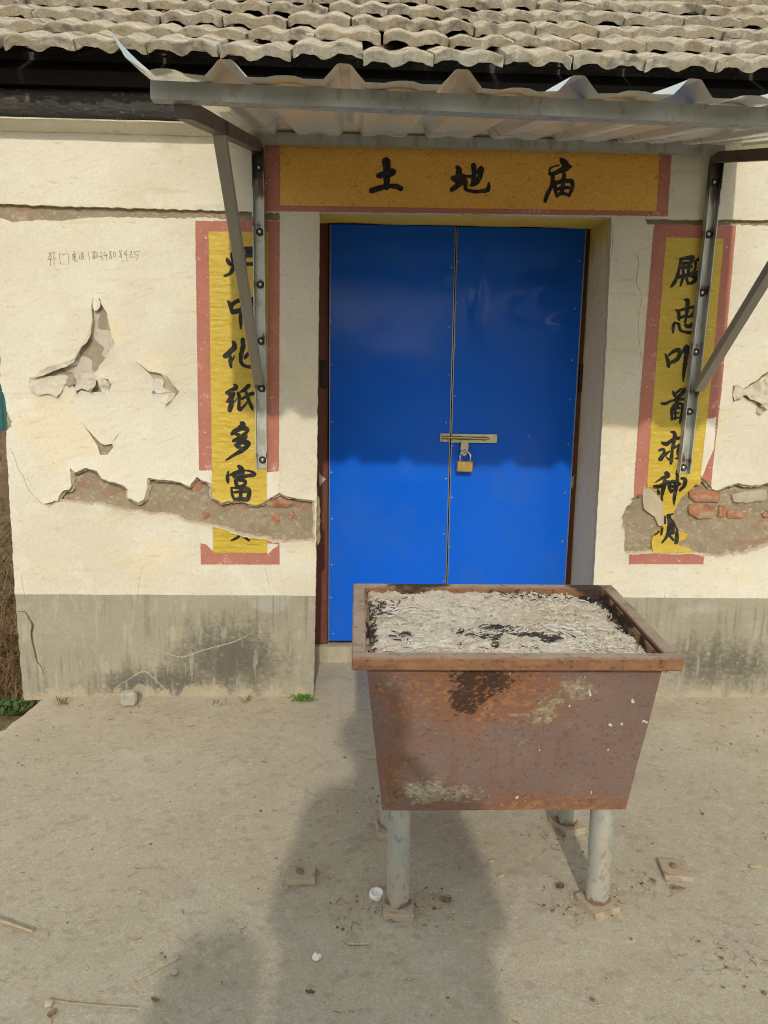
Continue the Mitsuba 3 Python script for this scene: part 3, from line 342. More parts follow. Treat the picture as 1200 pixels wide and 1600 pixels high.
def wall_color(p, n, uv):
    big = fbm(p.x * 2.3, p.z * 2.9, 1.0, 3)
    mid = fbm(p.x * 11, p.z * 17, 4.0, 3)
    fine = noise(p.x * 160, p.z * 160, p.y * 160)
    cream = mix((0.60, 0.565, 0.460), (0.66, 0.635, 0.54), smoothstep(0.3, 0.7, big))
    cream = mix(cream, (0.70, 0.58, 0.33), 0.35 * smoothstep(0.55, 0.75, fbm(p.x * 3.1 + 5, p.z * 4.5, 8.0, 3)))
    # slanting brush marks and rubbed dirt
    s = fbm((p.x + 0.5 * p.z) * 9, (p.z - 0.35 * p.x) * 62, 2.0, 2)
    cream = mix(cream, (0.57, 0.47, 0.31), 0.30 * smoothstep(0.60, 0.74, s) * smoothstep(0.42, 0.62, mid))
    cream = mix(cream, (0.46, 0.37, 0.24), 0.4 * smoothstep(0.74, 0.82, fbm(p.x * 23, p.z * 60, 6.0, 3)))
    # specks and chips
    d1, d2, r = voronoi(p.x * 17, p.z * 17)
    cream = mix(cream, (0.22, 0.17, 0.12), 0.7 * smoothstep(0.05, 0.03, d1 * (0.7 + r)) * smoothstep(0.80, 0.84, r))
    cream = mix(cream, (0.50, 0.42, 0.28), 0.40 * smoothstep(0.60, 0.78, fbm(p.x * 5 + 2, p.z * 30, 9.0, 4)) * smoothstep(0.45, 0.65, fbm(p.x * 2.1, p.z * 2.7, 12.0, 3)))
    cream = mix(cream, (0.72, 0.70, 0.62), 0.3 * smoothstep(0.58, 0.74, fbm(p.x * 13 + 7, p.z * 11, 3.0, 4)))
    cream = cream * (0.95 + 0.10 * fine)
    g = mix((0.29, 0.265, 0.195), (0.355, 0.33, 0.26), fbm(p.x * 4, p.z * 5, 3.0, 3))
    g = mix(g, (0.40, 0.40, 0.36), 0.55 * smoothstep(0.62, 0.76, fbm(p.x * 5 + 3, p.z * 9, 5.0, 3)) * smoothstep(0.2, 0.42, p.z))
    # black mould on the grey base coat, in trickling patches
    drip = fbm(p.x * 21, p.z * 3.5, 7.0, 3)
    patch = fbm(p.x * 3.7 + 1.9, p.z * 4.6, 9.0, 3)
    grain = fbm(p.x * 75, p.z * 75, 2.0, 3)
    spots = blob(p, -0.56, 0.17, 0.42, 0.26) + blob(p, -0.95, 0.06, 0.30, 0.10) + blob(p, 1.62, 0.15, 0.50, 0.18)
    m = smoothstep(0.44, 0.86, patch * 0.22 + drip * 0.34 + grain * 0.26 + spots * 0.42)
    g = mix(g, (0.075, 0.072, 0.062), 0.80 * m)
    run = fbm(p.x * 70, p.z * 4, 3.0, 4)
    g = mix(g, (0.15, 0.138, 0.11), 0.45 * smoothstep(0.52, 0.70, run) * smoothstep(0.40, 0.55, fbm(p.x * 3 + 5, p.z * 5, 1.0, 3)))
    g = mix(g, (0.43, 0.42, 0.37), 0.40 * smoothstep(0.60, 0.76, fbm(p.x * 55 + 2, p.z * 9, 5.0, 4)))
    g = mix(g, (0.44, 0.40, 0.30), 0.45 * smoothstep(0.68, 0.82, fbm(p.x * 42, p.z * 34, 1.0, 5)))
    g = mix(g, (0.42, 0.36, 0.26), 0.75 * smoothstep(0.50, 0.62, noise(p.x * 24, 3.0, 1.0) * 0.5 + grain * 0.4 + 0.22 - p.z * 6))
    g = g * (0.93 + 0.14 * fine)
    edge = 0.461 + 0.006 * (noise(p.x * 9, 0.5, 0.5) - 0.5) + 0.003 * (noise(p.x * 70, 0.5, 0.5) - 0.5)
    c = mix(g, cream, smoothstep(edge - 0.001, edge + 0.001, p.z))
    # the broken edges show the coat's own grey lime
    return mix(c, (0.50, 0.44, 0.34), smoothstep(0.004, 0.007, p.y))


def wall_bump(p, n, uv):
    return 0.5 * fbm(p.x * 28, p.z * 34, 2.0, 3) + 0.25 * fbm((p.x + 0.5 * p.z) * 20, (p.z - 0.35 * p.x) * 120, 1.0, 2) + 0.10 * noise(p.x * 260, p.z * 260, 0.0)


mat("wall_paint", wall_color, rough=0.85, spec=0.25, bump=wall_bump, scale=0.006)


def reveal_color(p, n, uv):
    c = mix((0.60, 0.50, 0.315), (0.68, 0.575, 0.37), fbm(p.y * 8, p.z * 4, 2.0, 4))
    drip = fbm(p.y * 26 + p.x * 26, p.z * 2.2, 6.0, 3)
    c = mix(c, (0.60, 0.45, 0.09), smoothstep(0.0, 0.10, p.z - 1.93 + 0.18 * (drip - 0.5)))
    c = mix(c, (0.62, 0.50, 0.17), 0.85 * smoothstep(0.030, 0.012, p.y + 0.025 * (drip - 0.5)))
    c = mix(c, (0.25, 0.21, 0.15), 0.4 * smoothstep(0.68, 0.80, fbm(p.y * 50, p.z * 25, 4.0, 4)))
    return c * (0.93 + 0.14 * noise(p.x * 120, p.y * 120, p.z * 120))


mat("reveal_paint", reveal_color, rough=0.85, spec=0.25, bump=lambda p, n, uv: 0.6 * fbm(p.y * 30 + p.x * 9, p.z * 22, p.x * 22, 3), scale=0.0012)


def mortar_color(p, n, uv):
    c = mix((0.22, 0.18, 0.125), (0.35, 0.295, 0.215), fbm(p.x * 17, p.z * 21, 1.0, 4))
    c = mix(c, (0.44, 0.38, 0.29), 0.6 * smoothstep(0.58, 0.72, fbm(p.x * 60, p.z * 60, 3.0, 3)))
    c = mix(c, (0.30, 0.15, 0.09), 0.45 * smoothstep(0.64, 0.72, fbm(p.x * 9 + 4, p.z * 16, 5.0, 3)))
    return c * (0.80 + 0.4 * noise(p.x * 330, p.z * 330, p.y * 330))


mat("mortar", mortar_color, rough=0.95, spec=0.15, bump=lambda p, n, uv: fbm(p.x * 120, p.z * 120, p.y * 120, 3), scale=0.004)


def brick_color(p, n, uv):
    c = mix((0.32, 0.135, 0.078), (0.42, 0.195, 0.115), fbm(p.x * 30, p.z * 40, 1.0, 3))
    c = mix(c, (0.24, 0.12, 0.085), 0.8 * smoothstep(0.52, 0.66, fbm(p.x * 22 + 2, p.z * 30, 5.0, 3)))
    return mix(c, (0.38, 0.30, 0.21), 0.8 * smoothstep(0.48, 0.70, fbm(p.x * 45, p.z * 45, 7.0, 4)))


mat("red_brick", brick_color, rough=0.95, spec=0.15, bump=lambda p, n, uv: fbm(p.x * 150, p.z * 150, p.y * 150, 3), scale=0.003)
mat("grey_brick", lambda p, n, uv: mix((0.36, 0.32, 0.24), (0.46, 0.42, 0.33), fbm(p.x * 40, p.z * 40, 1.0, 3)), rough=0.95, spec=0.15)
mat("edge_lime", lambda p, n, uv: mix((0.40, 0.345, 0.255), (0.56, 0.50, 0.39), fbm(p.x * 50, p.z * 50, 1.0, 3)), rough=0.95, spec=0.1)
mat("tan_coat", lambda p, n, uv: mix((0.40, 0.33, 0.235), (0.50, 0.43, 0.32), fbm(p.x * 26, p.z * 14, 1.0, 3)), rough=0.9, spec=0.2,
    bump=lambda p, n, uv: fbm(p.x * 70, p.z * 40, 0.0, 3), scale=0.003)


def pink_color(p, n, uv):
    c = mix((0.385, 0.150, 0.112), (0.44, 0.19, 0.148), fbm(p.x * 9, p.z * 9, 1.0, 3))
    c = mix(c, (0.62, 0.50, 0.40), 0.6 * smoothstep(0.62, 0.78, fbm(p.x * 13, p.z * 18, 4.0, 4) * 0.65 + 0.35 * fbm(p.x * 180, p.z * 60, 3.0, 3)))
    c = mix(c, (0.66, 0.56, 0.44), 0.8 * smoothstep(0.82, 0.86, fbm(p.x * 75, p.z * 110, 8.0, 2)))
    return c * (0.94 + 0.12 * noise(p.x * 200, p.z * 200, 0.0))


mat("pink_paint", pink_color, rough=0.85, spec=0.25, bump=wall_bump, scale=0.006)


def yellow_color(p, n, uv):
    c = mix((0.475, 0.345, 0.036), (0.55, 0.405, 0.056), fbm(p.x * 8, p.z * 6, 1.0, 3))
    w = fbm(p.x * 18, p.z * 95, 5.0, 3)
    c = mix(c, (0.42, 0.26, 0.03), 0.5 * smoothstep(0.64, 0.72, w))
    c = mix(c, (0.68, 0.55, 0.22), 0.7 * smoothstep(0.75, 0.80, fbm(p.x * 40, p.z * 140, 2.0, 3)))
    return c * (0.95 + 0.10 * noise(p.x * 220, p.z * 220, 0.0))


mat("yellow_paint", yellow_color, rough=0.55, spec=0.4, bump=lambda p, n, uv: 0.7 * fbm(p.x * 14, p.z * 70, 5.0, 3) + 0.3 * fbm(p.x * 60, p.z * 60, 2.0, 2), scale=0.007)


def ochre_color(p, n, uv):
    c = mix((0.66, 0.36, 0.074), (0.72, 0.42, 0.096), fbm(p.x * 5, p.z * 9, 1.0, 3))
    c = mix(c, (0.56, 0.36, 0.07), 0.6 * smoothstep(0.0, 0.10, -0.285 - p.x + 0.14 * (fbm(p.x * 40, p.z * 40, 3.0, 3) - 0.4)))
    c = mix(c, (0.34, 0.155, 0.028), 0.45 * smoothstep(0.66, 0.84, fbm(p.x * 35, p.z * 60, 2.0, 4)))
    return c * (0.88 + 0.24 * noise(p.x * 210, p.z * 210, 0.0))


mat("ochre_paint", ochre_color, rough=0.8, spec=0.25, bump=wall_bump, scale=0.006)
mat("white_wash", lambda p, n, uv: mix((0.62, 0.58, 0.48), (0.72, 0.69, 0.61), fbm(p.x * 30, p.z * 12, 1.0, 3)), rough=0.9, spec=0.2)
mat("black_paint", lambda p, n, uv: mix((0.012, 0.011, 0.010), (0.035, 0.032, 0.028), smoothstep(0.5, 0.7, fbm(p.x * 60, p.z * 60, 1.0, 3))), rough=0.6, spec=0.3)
mat("pencil", (0.16, 0.13, 0.10), rough=0.9, spec=0.1)
mat("dark_crack", (0.30, 0.23, 0.15), rough=1.0, spec=0.0)
mat("pale_filler", (0.41, 0.36, 0.265), rough=0.95, spec=0.1)


def cornice_color(p, n, uv):
    c = mix((0.018, 0.017, 0.016), (0.040, 0.037, 0.032), fbm(p.x * 7, p.z * 20, 1.0, 3))
    dust = smoothstep(0.58, 0.72, fbm(p.x * 11, p.z * 40, p.y * 30, 3)) * smoothstep(0.3, 0.8, n.z + 0.55)
    c = mix(c, (0.13, 0.11, 0.085), 0.75 * dust)
    return mix(c, (0.10, 0.09, 0.075), smoothstep(0.72, 0.76, fbm(p.x * 70, p.z * 70, p.y * 70, 3)))


mat("black_cornice", cornice_color, rough=0.65, spec=0.4, bump=lambda p, n, uv: fbm(p.x * 40, p.z * 70, p.y * 70, 3), scale=0.004)


def tile_color(p, n, uv):
    c = mix((0.25, 0.225, 0.18), (0.41, 0.375, 0.31), fbm(p.x * 7, p.y * 7, p.z * 9, 4))
    c = mix(c, (0.115, 0.10, 0.08), 0.75 * smoothstep(0.46, 0.74, fbm(p.x * 19, p.y * 19, p.z * 25, 5)))
    c = mix(c, (0.54, 0.51, 0.43), 0.55 * smoothstep(0.52, 0.76, fbm(p.x * 33 + 9, p.y * 33, p.z * 33, 5)))
    c = mix(c, (0.20, 0.165, 0.12), 0.6 * smoothstep(0.60, 0.75, fbm(p.x * 95, p.y * 50 + 4, p.z * 95, 4)))
    c = mix(c, (0.36, 0.30, 0.20), 0.5 * smoothstep(0.2, 0.6, -n.y) * smoothstep(0.45, 0.6, fbm(p.x * 14, p.y * 14, p.z * 14, 3)))
    return c * (0.8 + 0.4 * noise(p.x * 300, p.y * 300, p.z * 300))


mat("cement_tile", tile_color, rough=0.95, spec=0.15, bump=lambda p, n, uv: 0.6 * fbm(p.x * 60, p.y * 60, p.z * 60, 3) + 0.4 * fbm(p.x * 190, p.y * 190, p.z * 190, 2), scale=0.007)
mat("dark_wood", (0.016, 0.015, 0.013), rough=0.95, spec=0.1)
mat("clay_bedding", lambda p, n, uv: mix((0.15, 0.095, 0.06), (0.27, 0.19, 0.13), fbm(p.x * 40, p.y * 40, p.z * 40, 3)), rough=1.0, spec=0.05)


def galv_color(p, n, uv):
    c = mix((0.29, 0.315, 0.30), (0.41, 0.43, 0.41), fbm(p.x * 16 + p.z * 2, p.y * 40, p.z * 13, 3))
    c = mix(c, (0.24, 0.20, 0.16), 0.55 * smoothstep(0.55, 0.72, fbm(p.x * 60, p.y * 60, p.z * 18, 3)))
    return c


mat("galvanised", galv_color, rough=0.55, metallic=0.35, spec=0.5, bump=lambda p, n, uv: fbm(p.x * 50, p.y * 50, p.z * 30, 2), scale=0.0012)


def post_color(p, n, uv):
    c = galv_color(p, n, uv)
    c = c * 1.25
    s = fbm(p.x * 55, p.y * 55, p.z * 16, 3)
    # welding soot round the fixings and at the top joint
    soot = dr.maximum(0, 1 - dr.abs(p.z - 2.22) / 0.20)
    for zb in (1.99, 1.77, 1.55, 1.36, 1.07):
        soot = dr.maximum(soot, 0.62 - dr.abs(p.z - zb) / 0.09)
    left = smoothstep(0.02, -0.02, dr.abs(dr.abs(p.x - 0.5) - 0.905))
    c = mix(c, (0.030, 0.024, 0.020), 0.92 * smoothstep(0.56, 0.80, 0.66 * soot + 0.60 * s))
    return mix(c, (0.20, 0.085, 0.035), 0.7 * smoothstep(0.62, 0.70, s) * smoothstep(0.3, 0.5, soot))


mat("sooty_post", post_color, rough=0.45, metallic=0.45, spec=0.5)
mat("brown_arm", lambda p, n, uv: mix(mix((0.072, 0.056, 0.046), (0.12, 0.095, 0.078), fbm(p.x * 20, p.y * 14, p.z * 30, 3)), (0.015, 0.012, 0.010), 0.9 * smoothstep(0.52, 0.66, fbm(p.x * 30, p.y * 30, p.z * 30, 3) * 0.5 + 0.5 * dr.maximum(0, 1 - dr.abs(p.y + 0.87) / 0.09))), rough=0.5, metallic=0.3, spec=0.5)
mat("brace_steel", lambda p, n, uv: mix((0.27, 0.255, 0.225), (0.34, 0.325, 0.29), fbm(p.x * 40, p.y * 8, p.z * 8, 3)), rough=0.45, metallic=0.4, spec=0.5)
mat("bolt_steel", (0.62, 0.62, 0.60), rough=0.25, metallic=0.9)
mat("dark_washer", (0.03, 0.026, 0.024), rough=0.7)
under = {"type": "principled", "base_color": proc(lambda p, n, uv: mix(mix((0.56, 0.56, 0.53), (0.64, 0.635, 0.60), fbm(p.x * 4, p.y * 3, 1.0, 3)), (0.22, 0.19, 0.15), 0.6 * smoothstep(0.56, 0.70, fbm(p.x * 7, p.y * 22, 2.0, 3)) * smoothstep(-0.45, -0.15, p.y))),
         "roughness": 0.12, "metallic": 0.2, "specular": 0.75}
over = {"type": "principled", "base_color": proc(lambda p, n, uv: mix((0.40, 0.50, 0.50), (0.50, 0.56, 0.55), fbm(p.x * 6, p.y * 6, 1.0, 3))), "roughness": 0.4, "specular": 0.5}
scene["sheet_coat"] = {"type": "twosided", "a": under, "b": over}


def blue_color(p, n, uv):
    c = mix((0.0050, 0.110, 0.66), (0.0062, 0.122, 0.71), fbm(p.x * 3, p.z * 3, 1.0, 3))
    c = mix(c, (0.03, 0.13, 0.55), 0.30 * smoothstep(0.50, 0.75, fbm(p.x * 6, p.z * 5, 7.0, 4)))
    return mix(c, (0.04, 0.16, 0.52), 0.06 * smoothstep(0.70, 0.76, fbm(p.x * 90, p.z * 14, 3.0, 3)))


mat("blue_panel", blue_color, rough=0.17, spec=0.25, bump=lambda p, n, uv: 0.5 * noise(p.x * 260, p.z * 260, 0.0) + 0.5 * noise(p.x * 700, p.z * 90, 0.0), scale=0.00012, eps=4e-4)
mat("trim_steel", (0.50, 0.50, 0.47), rough=0.35, metallic=0.85)
mat("rivet_steel", (0.45, 0.40, 0.34), rough=0.35, metallic=0.8)
mat("latch_plate", lambda p, n, uv: mix((0.50, 0.45, 0.30), (0.60, 0.55, 0.40), fbm(p.x * 50, p.z * 50, 1.0, 3)), rough=0.35, metallic=0.75)
mat("latch_bar", (0.42, 0.37, 0.16), rough=0.25, metallic=0.85)
mat("brass", lambda p, n, uv: mix((0.56, 0.38, 0.12), (0.68, 0.48, 0.17), noise(p.x * 400, p.z * 20, 0.0)), rough=0.30, metallic=0.8)
mat("shackle_steel", (0.62, 0.62, 0.60), rough=0.2, metallic=0.95)


def frame_color(p, n, uv):
    c = mix((0.115, 0.036, 0.022), (0.165, 0.055, 0.034), fbm(p.x * 30, p.z * 20, 1.0, 3))
    d = dr.abs(dr.sin(p.x * 150 + 2.5 * dr.sin(p.z * 62)))
    return mix(c, (0.26, 0.10, 0.06), 0.6 * smoothstep(0.10, 0.02, d))


mat("brown_frame", frame_color, rough=0.6, spec=0.4)
mat("hinge_iron", (0.03, 0.022, 0.018), rough=0.7)
mat("paper", lambda p, n, uv: mix((0.46, 0.42, 0.335), (0.60, 0.56, 0.47), fbm(p.x * 40, p.z * 40, p.y * 40, 3)), rough=0.9, spec=0.15)


def printed_color(p, n, uv):
    # a torn old print: pale ground with broad grey-brown leaf shapes
    a = noise(p.x * 19 + 1.3 + 0.4 * noise(p.z * 40, 1.0, 1.0), p.z * 17 + 0.7, 0.0)
    c = mix((0.50, 0.465, 0.39), (0.29, 0.25, 0.19), smoothstep(0.47, 0.51, a))
    return mix(c, (0.40, 0.34, 0.25), 0.5 * smoothstep(0.55, 0.7, fbm(p.x * 60, p.z * 60, 2.0, 3)))


mat("printed_paper", printed_color, rough=0.85, spec=0.2)
mat("blue_print", lambda p, n, uv: mix((0.56, 0.54, 0.47), (0.10, 0.24, 0.30), smoothstep(0.52, 0.60, fbm(p.x * 60, p.z * 60, 4.0, 2)) * smoothstep(0.035, 0.02, dr.sqrt(dr.square(p.x + 0.84) + dr.square(p.z - 1.345)))), rough=0.85, spec=0.2)


def rust_color(p, n, uv):
    t = p.x * 1.0
    z = p.z
    q = p.y * 1.0
    big = fbm(t * 5, z * 6, q * 5, 3)
    mid = fbm(t * 22, z * 24, q * 22, 5)
    fin = fbm(t * 95, z * 95, q * 95, 3)
    c = mix((0.140, 0.092, 0.078), (0.195, 0.138, 0.120), big)                                     # old red-oxide paint
    grain = fbm(t * 130, z * 130, q * 130, 4)
    gr2 = fbm(t * 70 + 4, z * 80, q * 70, 5)
    sp = lambda x, zz, rx, rz: dr.maximum(1 - dr.sqrt(dr.square((t - x) / rx) + dr.square((z - zz) / rz)), 0)
    up_ = sp(0.30, 0.64, 0.34, 0.17) + 0.9 * sp(0.50, 0.31, 0.40, 0.06) + 0.6 * sp(0.10, 0.42, 0.09, 0.2)
    c = mix(c, (0.205, 0.092, 0.048), 0.85 * smoothstep(0.50, 0.78, 0.45 * mid + 0.25 * grain + 0.50 * up_ + 0.10))     # orange rust, spread
    c = mix(c, (0.285, 0.150, 0.075), 0.75 * smoothstep(0.58, 0.70, 0.75 * gr2 + 0.30 * up_))
    c = mix(c, (0.085, 0.045, 0.035), 0.45 * smoothstep(0.58, 0.76, fbm(t * 95 + 9, z * 100, q * 95, 5)))
    scab = sp(0.31, 0.675, 0.15, 0.10) + 0.8 * sp(0.27, 0.60, 0.07, 0.06) + 0.7 * sp(0.58, 0.70, 0.10, 0.025) + 0.6 * sp(0.13, 0.35, 0.10, 0.08)
    c = mix(c, (0.038, 0.019, 0.013), 0.92 * smoothstep(0.58, 0.70, 0.60 * scab + 0.30 * gr2 + 0.34 * grain))
    c = mix(c, (0.23, 0.085, 0.030), 0.8 * smoothstep(0.66, 0.72, fin) * smoothstep(0.05, 0.3, scab))
    pale = sp(0.54, 0.65, 0.13, 0.07) + sp(0.47, 0.575, 0.09, 0.07) + 0.8 * sp(0.34, 0.575, 0.12, 0.03) + sp(0.27, 0.35, 0.16, 0.08) + 0.8 * sp(0.08, 0.66, 0.09, 0.05) + 0.6 * sp(0.42, 0.50, 0.12, 0.05) + 0.9 * sp(0.15, 0.36, 0.10, 0.09)
    c = mix(c, (0.27, 0.235, 0.150), 0.80 * smoothstep(0.60, 0.74, 0.42 * pale + 0.34 * gr2 + 0.34 * grain))
    c = mix(c, (0.38, 0.355, 0.29), 0.75 * smoothstep(0.76, 0.86, 0.46 * pale + 0.64 * fbm(t * 120 + 7, z * 150, q * 120, 4)))
    c = mix(c, (0.27, 0.205, 0.175), 0.30 * smoothstep(0.62, 0.80, fbm(t * 120 + 1, z * 180, q * 120, 4)))
    c = mix(c, (0.16, 0.075, 0.045), 0.45 * smoothstep(0.52, 0.72, fbm(t * 60, z * 6, q * 60, 4)) * smoothstep(0.45, 0.65, fbm(t * 7 + 9, z * 7, q * 7, 3)))
    # splashes of pale dried paint
    d1, d2, r = voronoi(t * 26 + 0.3 * noise(t * 60, z * 60, 0.0), z * 15 + 0.3 * noise(z * 60, t * 60, 4.0))
    c = mix(c, (0.52, 0.46, 0.40), 0.95 * smoothstep(0.13, 0.10, d1 + 0.10 * noise(t * 140, z * 140, 0.0)) * smoothstep(0.83, 0.85, r) * smoothstep(0.30, 0.42, t))
    return c


mat("rusty_tub", rust_color, rough=0.8, spec=0.3, bump=lambda p, n, uv: 0.5 * fbm(p.x * 60, p.y * 60, p.z * 60, 3) + 0.5 * fbm(p.x * 200, p.y * 200, p.z * 200, 2), scale=0.0035)


def rim_color(p, n, uv):
    top = smoothstep(0.6, 0.9, n.z)
    mid = fbm(p.x * 26, p.y * 26, p.z * 50, 4)
    c = mix((0.150, 0.070, 0.038), (0.255, 0.130, 0.068), mid)
    c = mix(c, (0.055, 0.028, 0.020), 0.6 * smoothstep(0.55, 0.74, fbm(p.x * 120, p.y * 120, p.z * 120, 4)))
    c = mix(c, (0.27, 0.15, 0.065), 0.5 * smoothstep(0.55, 0.72, fbm(p.x * 16 + 4, p.y * 16, p.z * 40, 4)))
    tcol = mix((0.24, 0.185, 0.145), (0.36, 0.30, 0.24), fbm(p.x * 15, p.y * 15, 0.0, 4))          # ash ground into the top face
    tcol = mix(tcol, (0.11, 0.055, 0.04), 0.5 * smoothstep(0.56, 0.74, fbm(p.x * 60, p.y * 60, 3.0, 4)))
    c = mix(c, tcol, top)
    burn = dr.maximum(1 - dr.sqrt(dr.square((p.x - 0.19) / 0.16) + dr.square((p.y + 0.97) / 0.06)), 0) + dr.maximum(1 - dr.sqrt(dr.square((p.x - 0.72) / 0.10) + dr.square((p.y + 0.985) / 0.05)), 0)
    return mix(c, (0.018, 0.013, 0.010), 0.9 * smoothstep(0.42, 0.62, 0.6 * burn + 0.5 * mid))


mat("rusty_rim", rim_color, rough=0.75, spec=0.35, bump=lambda p, n, uv: 0.5 * fbm(p.x * 70, p.y * 70, p.z * 70, 3) + 0.5 * fbm(p.x * 220, p.y * 220, p.z * 220, 2), scale=0.003)


def inside_color(p, n, uv):
    c = mix((0.15, 0.09, 0.055), (0.26, 0.18, 0.12), fbm(p.x * 30, p.y * 30, p.z * 40, 3))
    return mix(c, (0.02, 0.016, 0.013), 0.9 * smoothstep(0.45, 0.60, fbm(p.x * 12, p.y * 12 + 3, p.z * 30, 3) + 0.12 * smoothstep(0.66, 0.74, p.x)))


mat("scorched_inside", inside_color, rough=0.95, spec=0.1)


def leg_color(p, n, uv):
    a = dr.atan2(p.y + 1.2, p.x - 0.4)
    c = mix((0.30, 0.315, 0.29), (0.42, 0.42, 0.375), fbm(p.x * 50, p.y * 50, p.z * 14, 3))
    c = mix(c, (0.44, 0.39, 0.29), 0.6 * smoothstep(0.46, 0.70, fbm(p.x * 30 + 5, p.y * 30, p.z * 12, 5)))
    c = mix(c, (0.19, 0.20, 0.195), 0.6 * smoothstep(0.58, 0.72, fbm(p.x * 90, p.y * 90, p.z * 50, 5)))
    return mix(c, (0.15, 0.055, 0.025), 0.75 * smoothstep(0.0, 0.02, 0.040 - p.z + 0.06 * (fbm(p.x * 45, p.y * 45, p.z * 45, 3) - 0.5)))


mat("pipe_leg", leg_color, rough=0.55, metallic=0.25, spec=0.45)
mat("dusty_plate", lambda p, n, uv: mix(mix((0.33, 0.275, 0.195), (0.42, 0.365, 0.27), fbm(p.x * 30, p.y * 30, 1.0, 3)), (0.20, 0.115, 0.065), 0.5 * smoothstep(0.56, 0.74, fbm(p.x * 45, p.y * 45, p.z * 45, 3))), rough=0.9, spec=0.2)
mat("rust_scale", lambda p, n, uv: mix((0.14, 0.08, 0.05), (0.29, 0.20, 0.13), fbm(p.x * 120, p.y * 120, p.z * 120, 3)), rough=0.95, spec=0.1)


def ash_color(p, n, uv):
    c = mix((0.39, 0.355, 0.29), (0.51, 0.48, 0.42), fbm(p.x * 9, p.y * 12, 1.0, 4))
    c = mix(c, (0.36, 0.275, 0.175), 0.5 * smoothstep(0.50, 0.72, fbm(p.x * 7 + 3, p.y * 14, 3.0, 4)))
    c = mix(c, (0.58, 0.56, 0.50), 0.6 * smoothstep(0.50, 0.72, fbm(p.x * 55, p.y * 70, 5.0, 4)))
    c = mix(c, (0.12, 0.10, 0.08), 0.6 * smoothstep(0.60, 0.74, fbm(p.x * 80, p.y * 95, 7.0, 4)))
    return c * (0.8 + 0.4 * noise(p.x * 320, p.y * 320, 0.0))


mat("ash", ash_color, rough=1.0, spec=0.05, bump=lambda p, n, uv: fbm(p.x * 160, p.y * 160, p.z * 160, 3), scale=0.006)
mat("white_ash", lambda p, n, uv: mix((0.47, 0.455, 0.41), (0.68, 0.665, 0.62), noise(p.x * 60, p.y * 60, p.z * 60)), rough=1.0, spec=0.05)
mat("charcoal", lambda p, n, uv: mix((0.016, 0.014, 0.013), (0.075, 0.068, 0.06), noise(p.x * 150, p.y * 150, p.z * 150)), rough=0.8, spec=0.2)


def ground_color(p, n, uv):
    c = mix((0.37, 0.325, 0.230), (0.435, 0.388, 0.285), fbm(p.x * 1.4, p.y * 1.4, 1.0, 5))
    c = mix(c, (0.475, 0.440, 0.345), 0.45 * smoothstep(0.48, 0.80, fbm(p.x * 4.6 + 2, p.y * 4.9, 4.0, 6)))
    c = mix(c, (0.305, 0.262, 0.185), 0.40 * smoothstep(0.48, 0.80, fbm(p.x * 5.5 + 7, p.y * 5.9, 6.0, 6)))
    c = mix(c, (0.43, 0.305, 0.20), 0.45 * smoothstep(0.30, 0.0, dr.abs(p.y + 0.16 + 0.25 * (fbm(p.x * 4, p.y * 4, 9.0, 3) - 0.5))) * smoothstep(0.42, 0.62, fbm(p.x * 30, p.y * 30, 5.0, 3)))
    c = mix(c, (0.255, 0.215, 0.15), 0.40 * smoothstep(0.56, 0.74, fbm(p.x * 36, p.y * 38, 2.0, 5)))
    c = mix(c, (0.49, 0.455, 0.36), 0.40 * smoothstep(0.56, 0.74, fbm(p.x * 53 + 3, p.y * 55, 8.0, 4)))
    d1, d2, r = voronoi(p.x * 60, p.y * 60)
    c = mix(c, (0.56, 0.53, 0.44), 0.55 * smoothstep(0.15, 0.08, d1) * smoothstep(0.96, 0.98, r))
    c = mix(c, (0.14, 0.11, 0.07), 0.5 * smoothstep(0.16, 0.08, d1) * smoothstep(0.025, 0.015, r))
    return c * mi.Color3f(0.985, 1.0, 1.045) * (0.86 + 0.28 * noise(p.x * 330, p.y * 330, 0.0))


mat("dusty_concrete", ground_color, rough=0.95, spec=0.2, bump=lambda p, n, uv: 0.45 * fbm(p.x * 21, p.y * 22, 1.0, 4) + 0.55 * fbm(p.x * 130, p.y * 130, 3.0, 4), scale=0.004)
mat("earth", lambda p, n, uv: mix((0.12, 0.085, 0.05), (0.22, 0.165, 0.10), fbm(p.x * 6, p.y * 6, p.z * 6, 4)), rough=1.0, spec=0.1, bump=lambda p, n, uv: fbm(p.x * 30, p.y * 30, p.z * 30, 3), scale=0.03)
mat("dry_straw", lambda p, n, uv: mix((0.10, 0.06, 0.03), (0.30, 0.20, 0.10), noise(p.x * 23, p.y * 23, p.z * 5)), rough=0.9, spec=0.15)
mat("straw_pale", lambda p, n, uv: mix((0.30, 0.235, 0.14), (0.46, 0.38, 0.25), noise(p.x * 60, p.y * 60, p.z * 60)), rough=0.9, spec=0.15)
mat("leaf_green", lambda p, n, uv: mix((0.030, 0.060, 0.016), (0.075, 0.12, 0.03), noise(p.x * 40, p.y * 40, p.z * 40)), rough=0.6, spec=0.3)
mat("leaf_bright", lambda p, n, uv: mix((0.075, 0.16, 0.025), (0.15, 0.26, 0.05), noise(p.x * 60, p.y * 60, p.z * 60)), rough=0.6, spec=0.3)
mat("dry_leaf", lambda p, n, uv: mix((0.11, 0.070, 0.040), (0.24, 0.155, 0.085), noise(p.x * 90, p.y * 90, p.z * 90)), rough=0.85, spec=0.2)
mat("stone", lambda p, n, uv: mix((0.30, 0.285, 0.24), (0.44, 0.42, 0.36), fbm(p.x * 60, p.y * 60, p.z * 60, 3)), rough=0.95, spec=0.15, bump=lambda p, n, uv: fbm(p.x * 120, p.y * 120, p.z * 120, 3), scale=0.004)
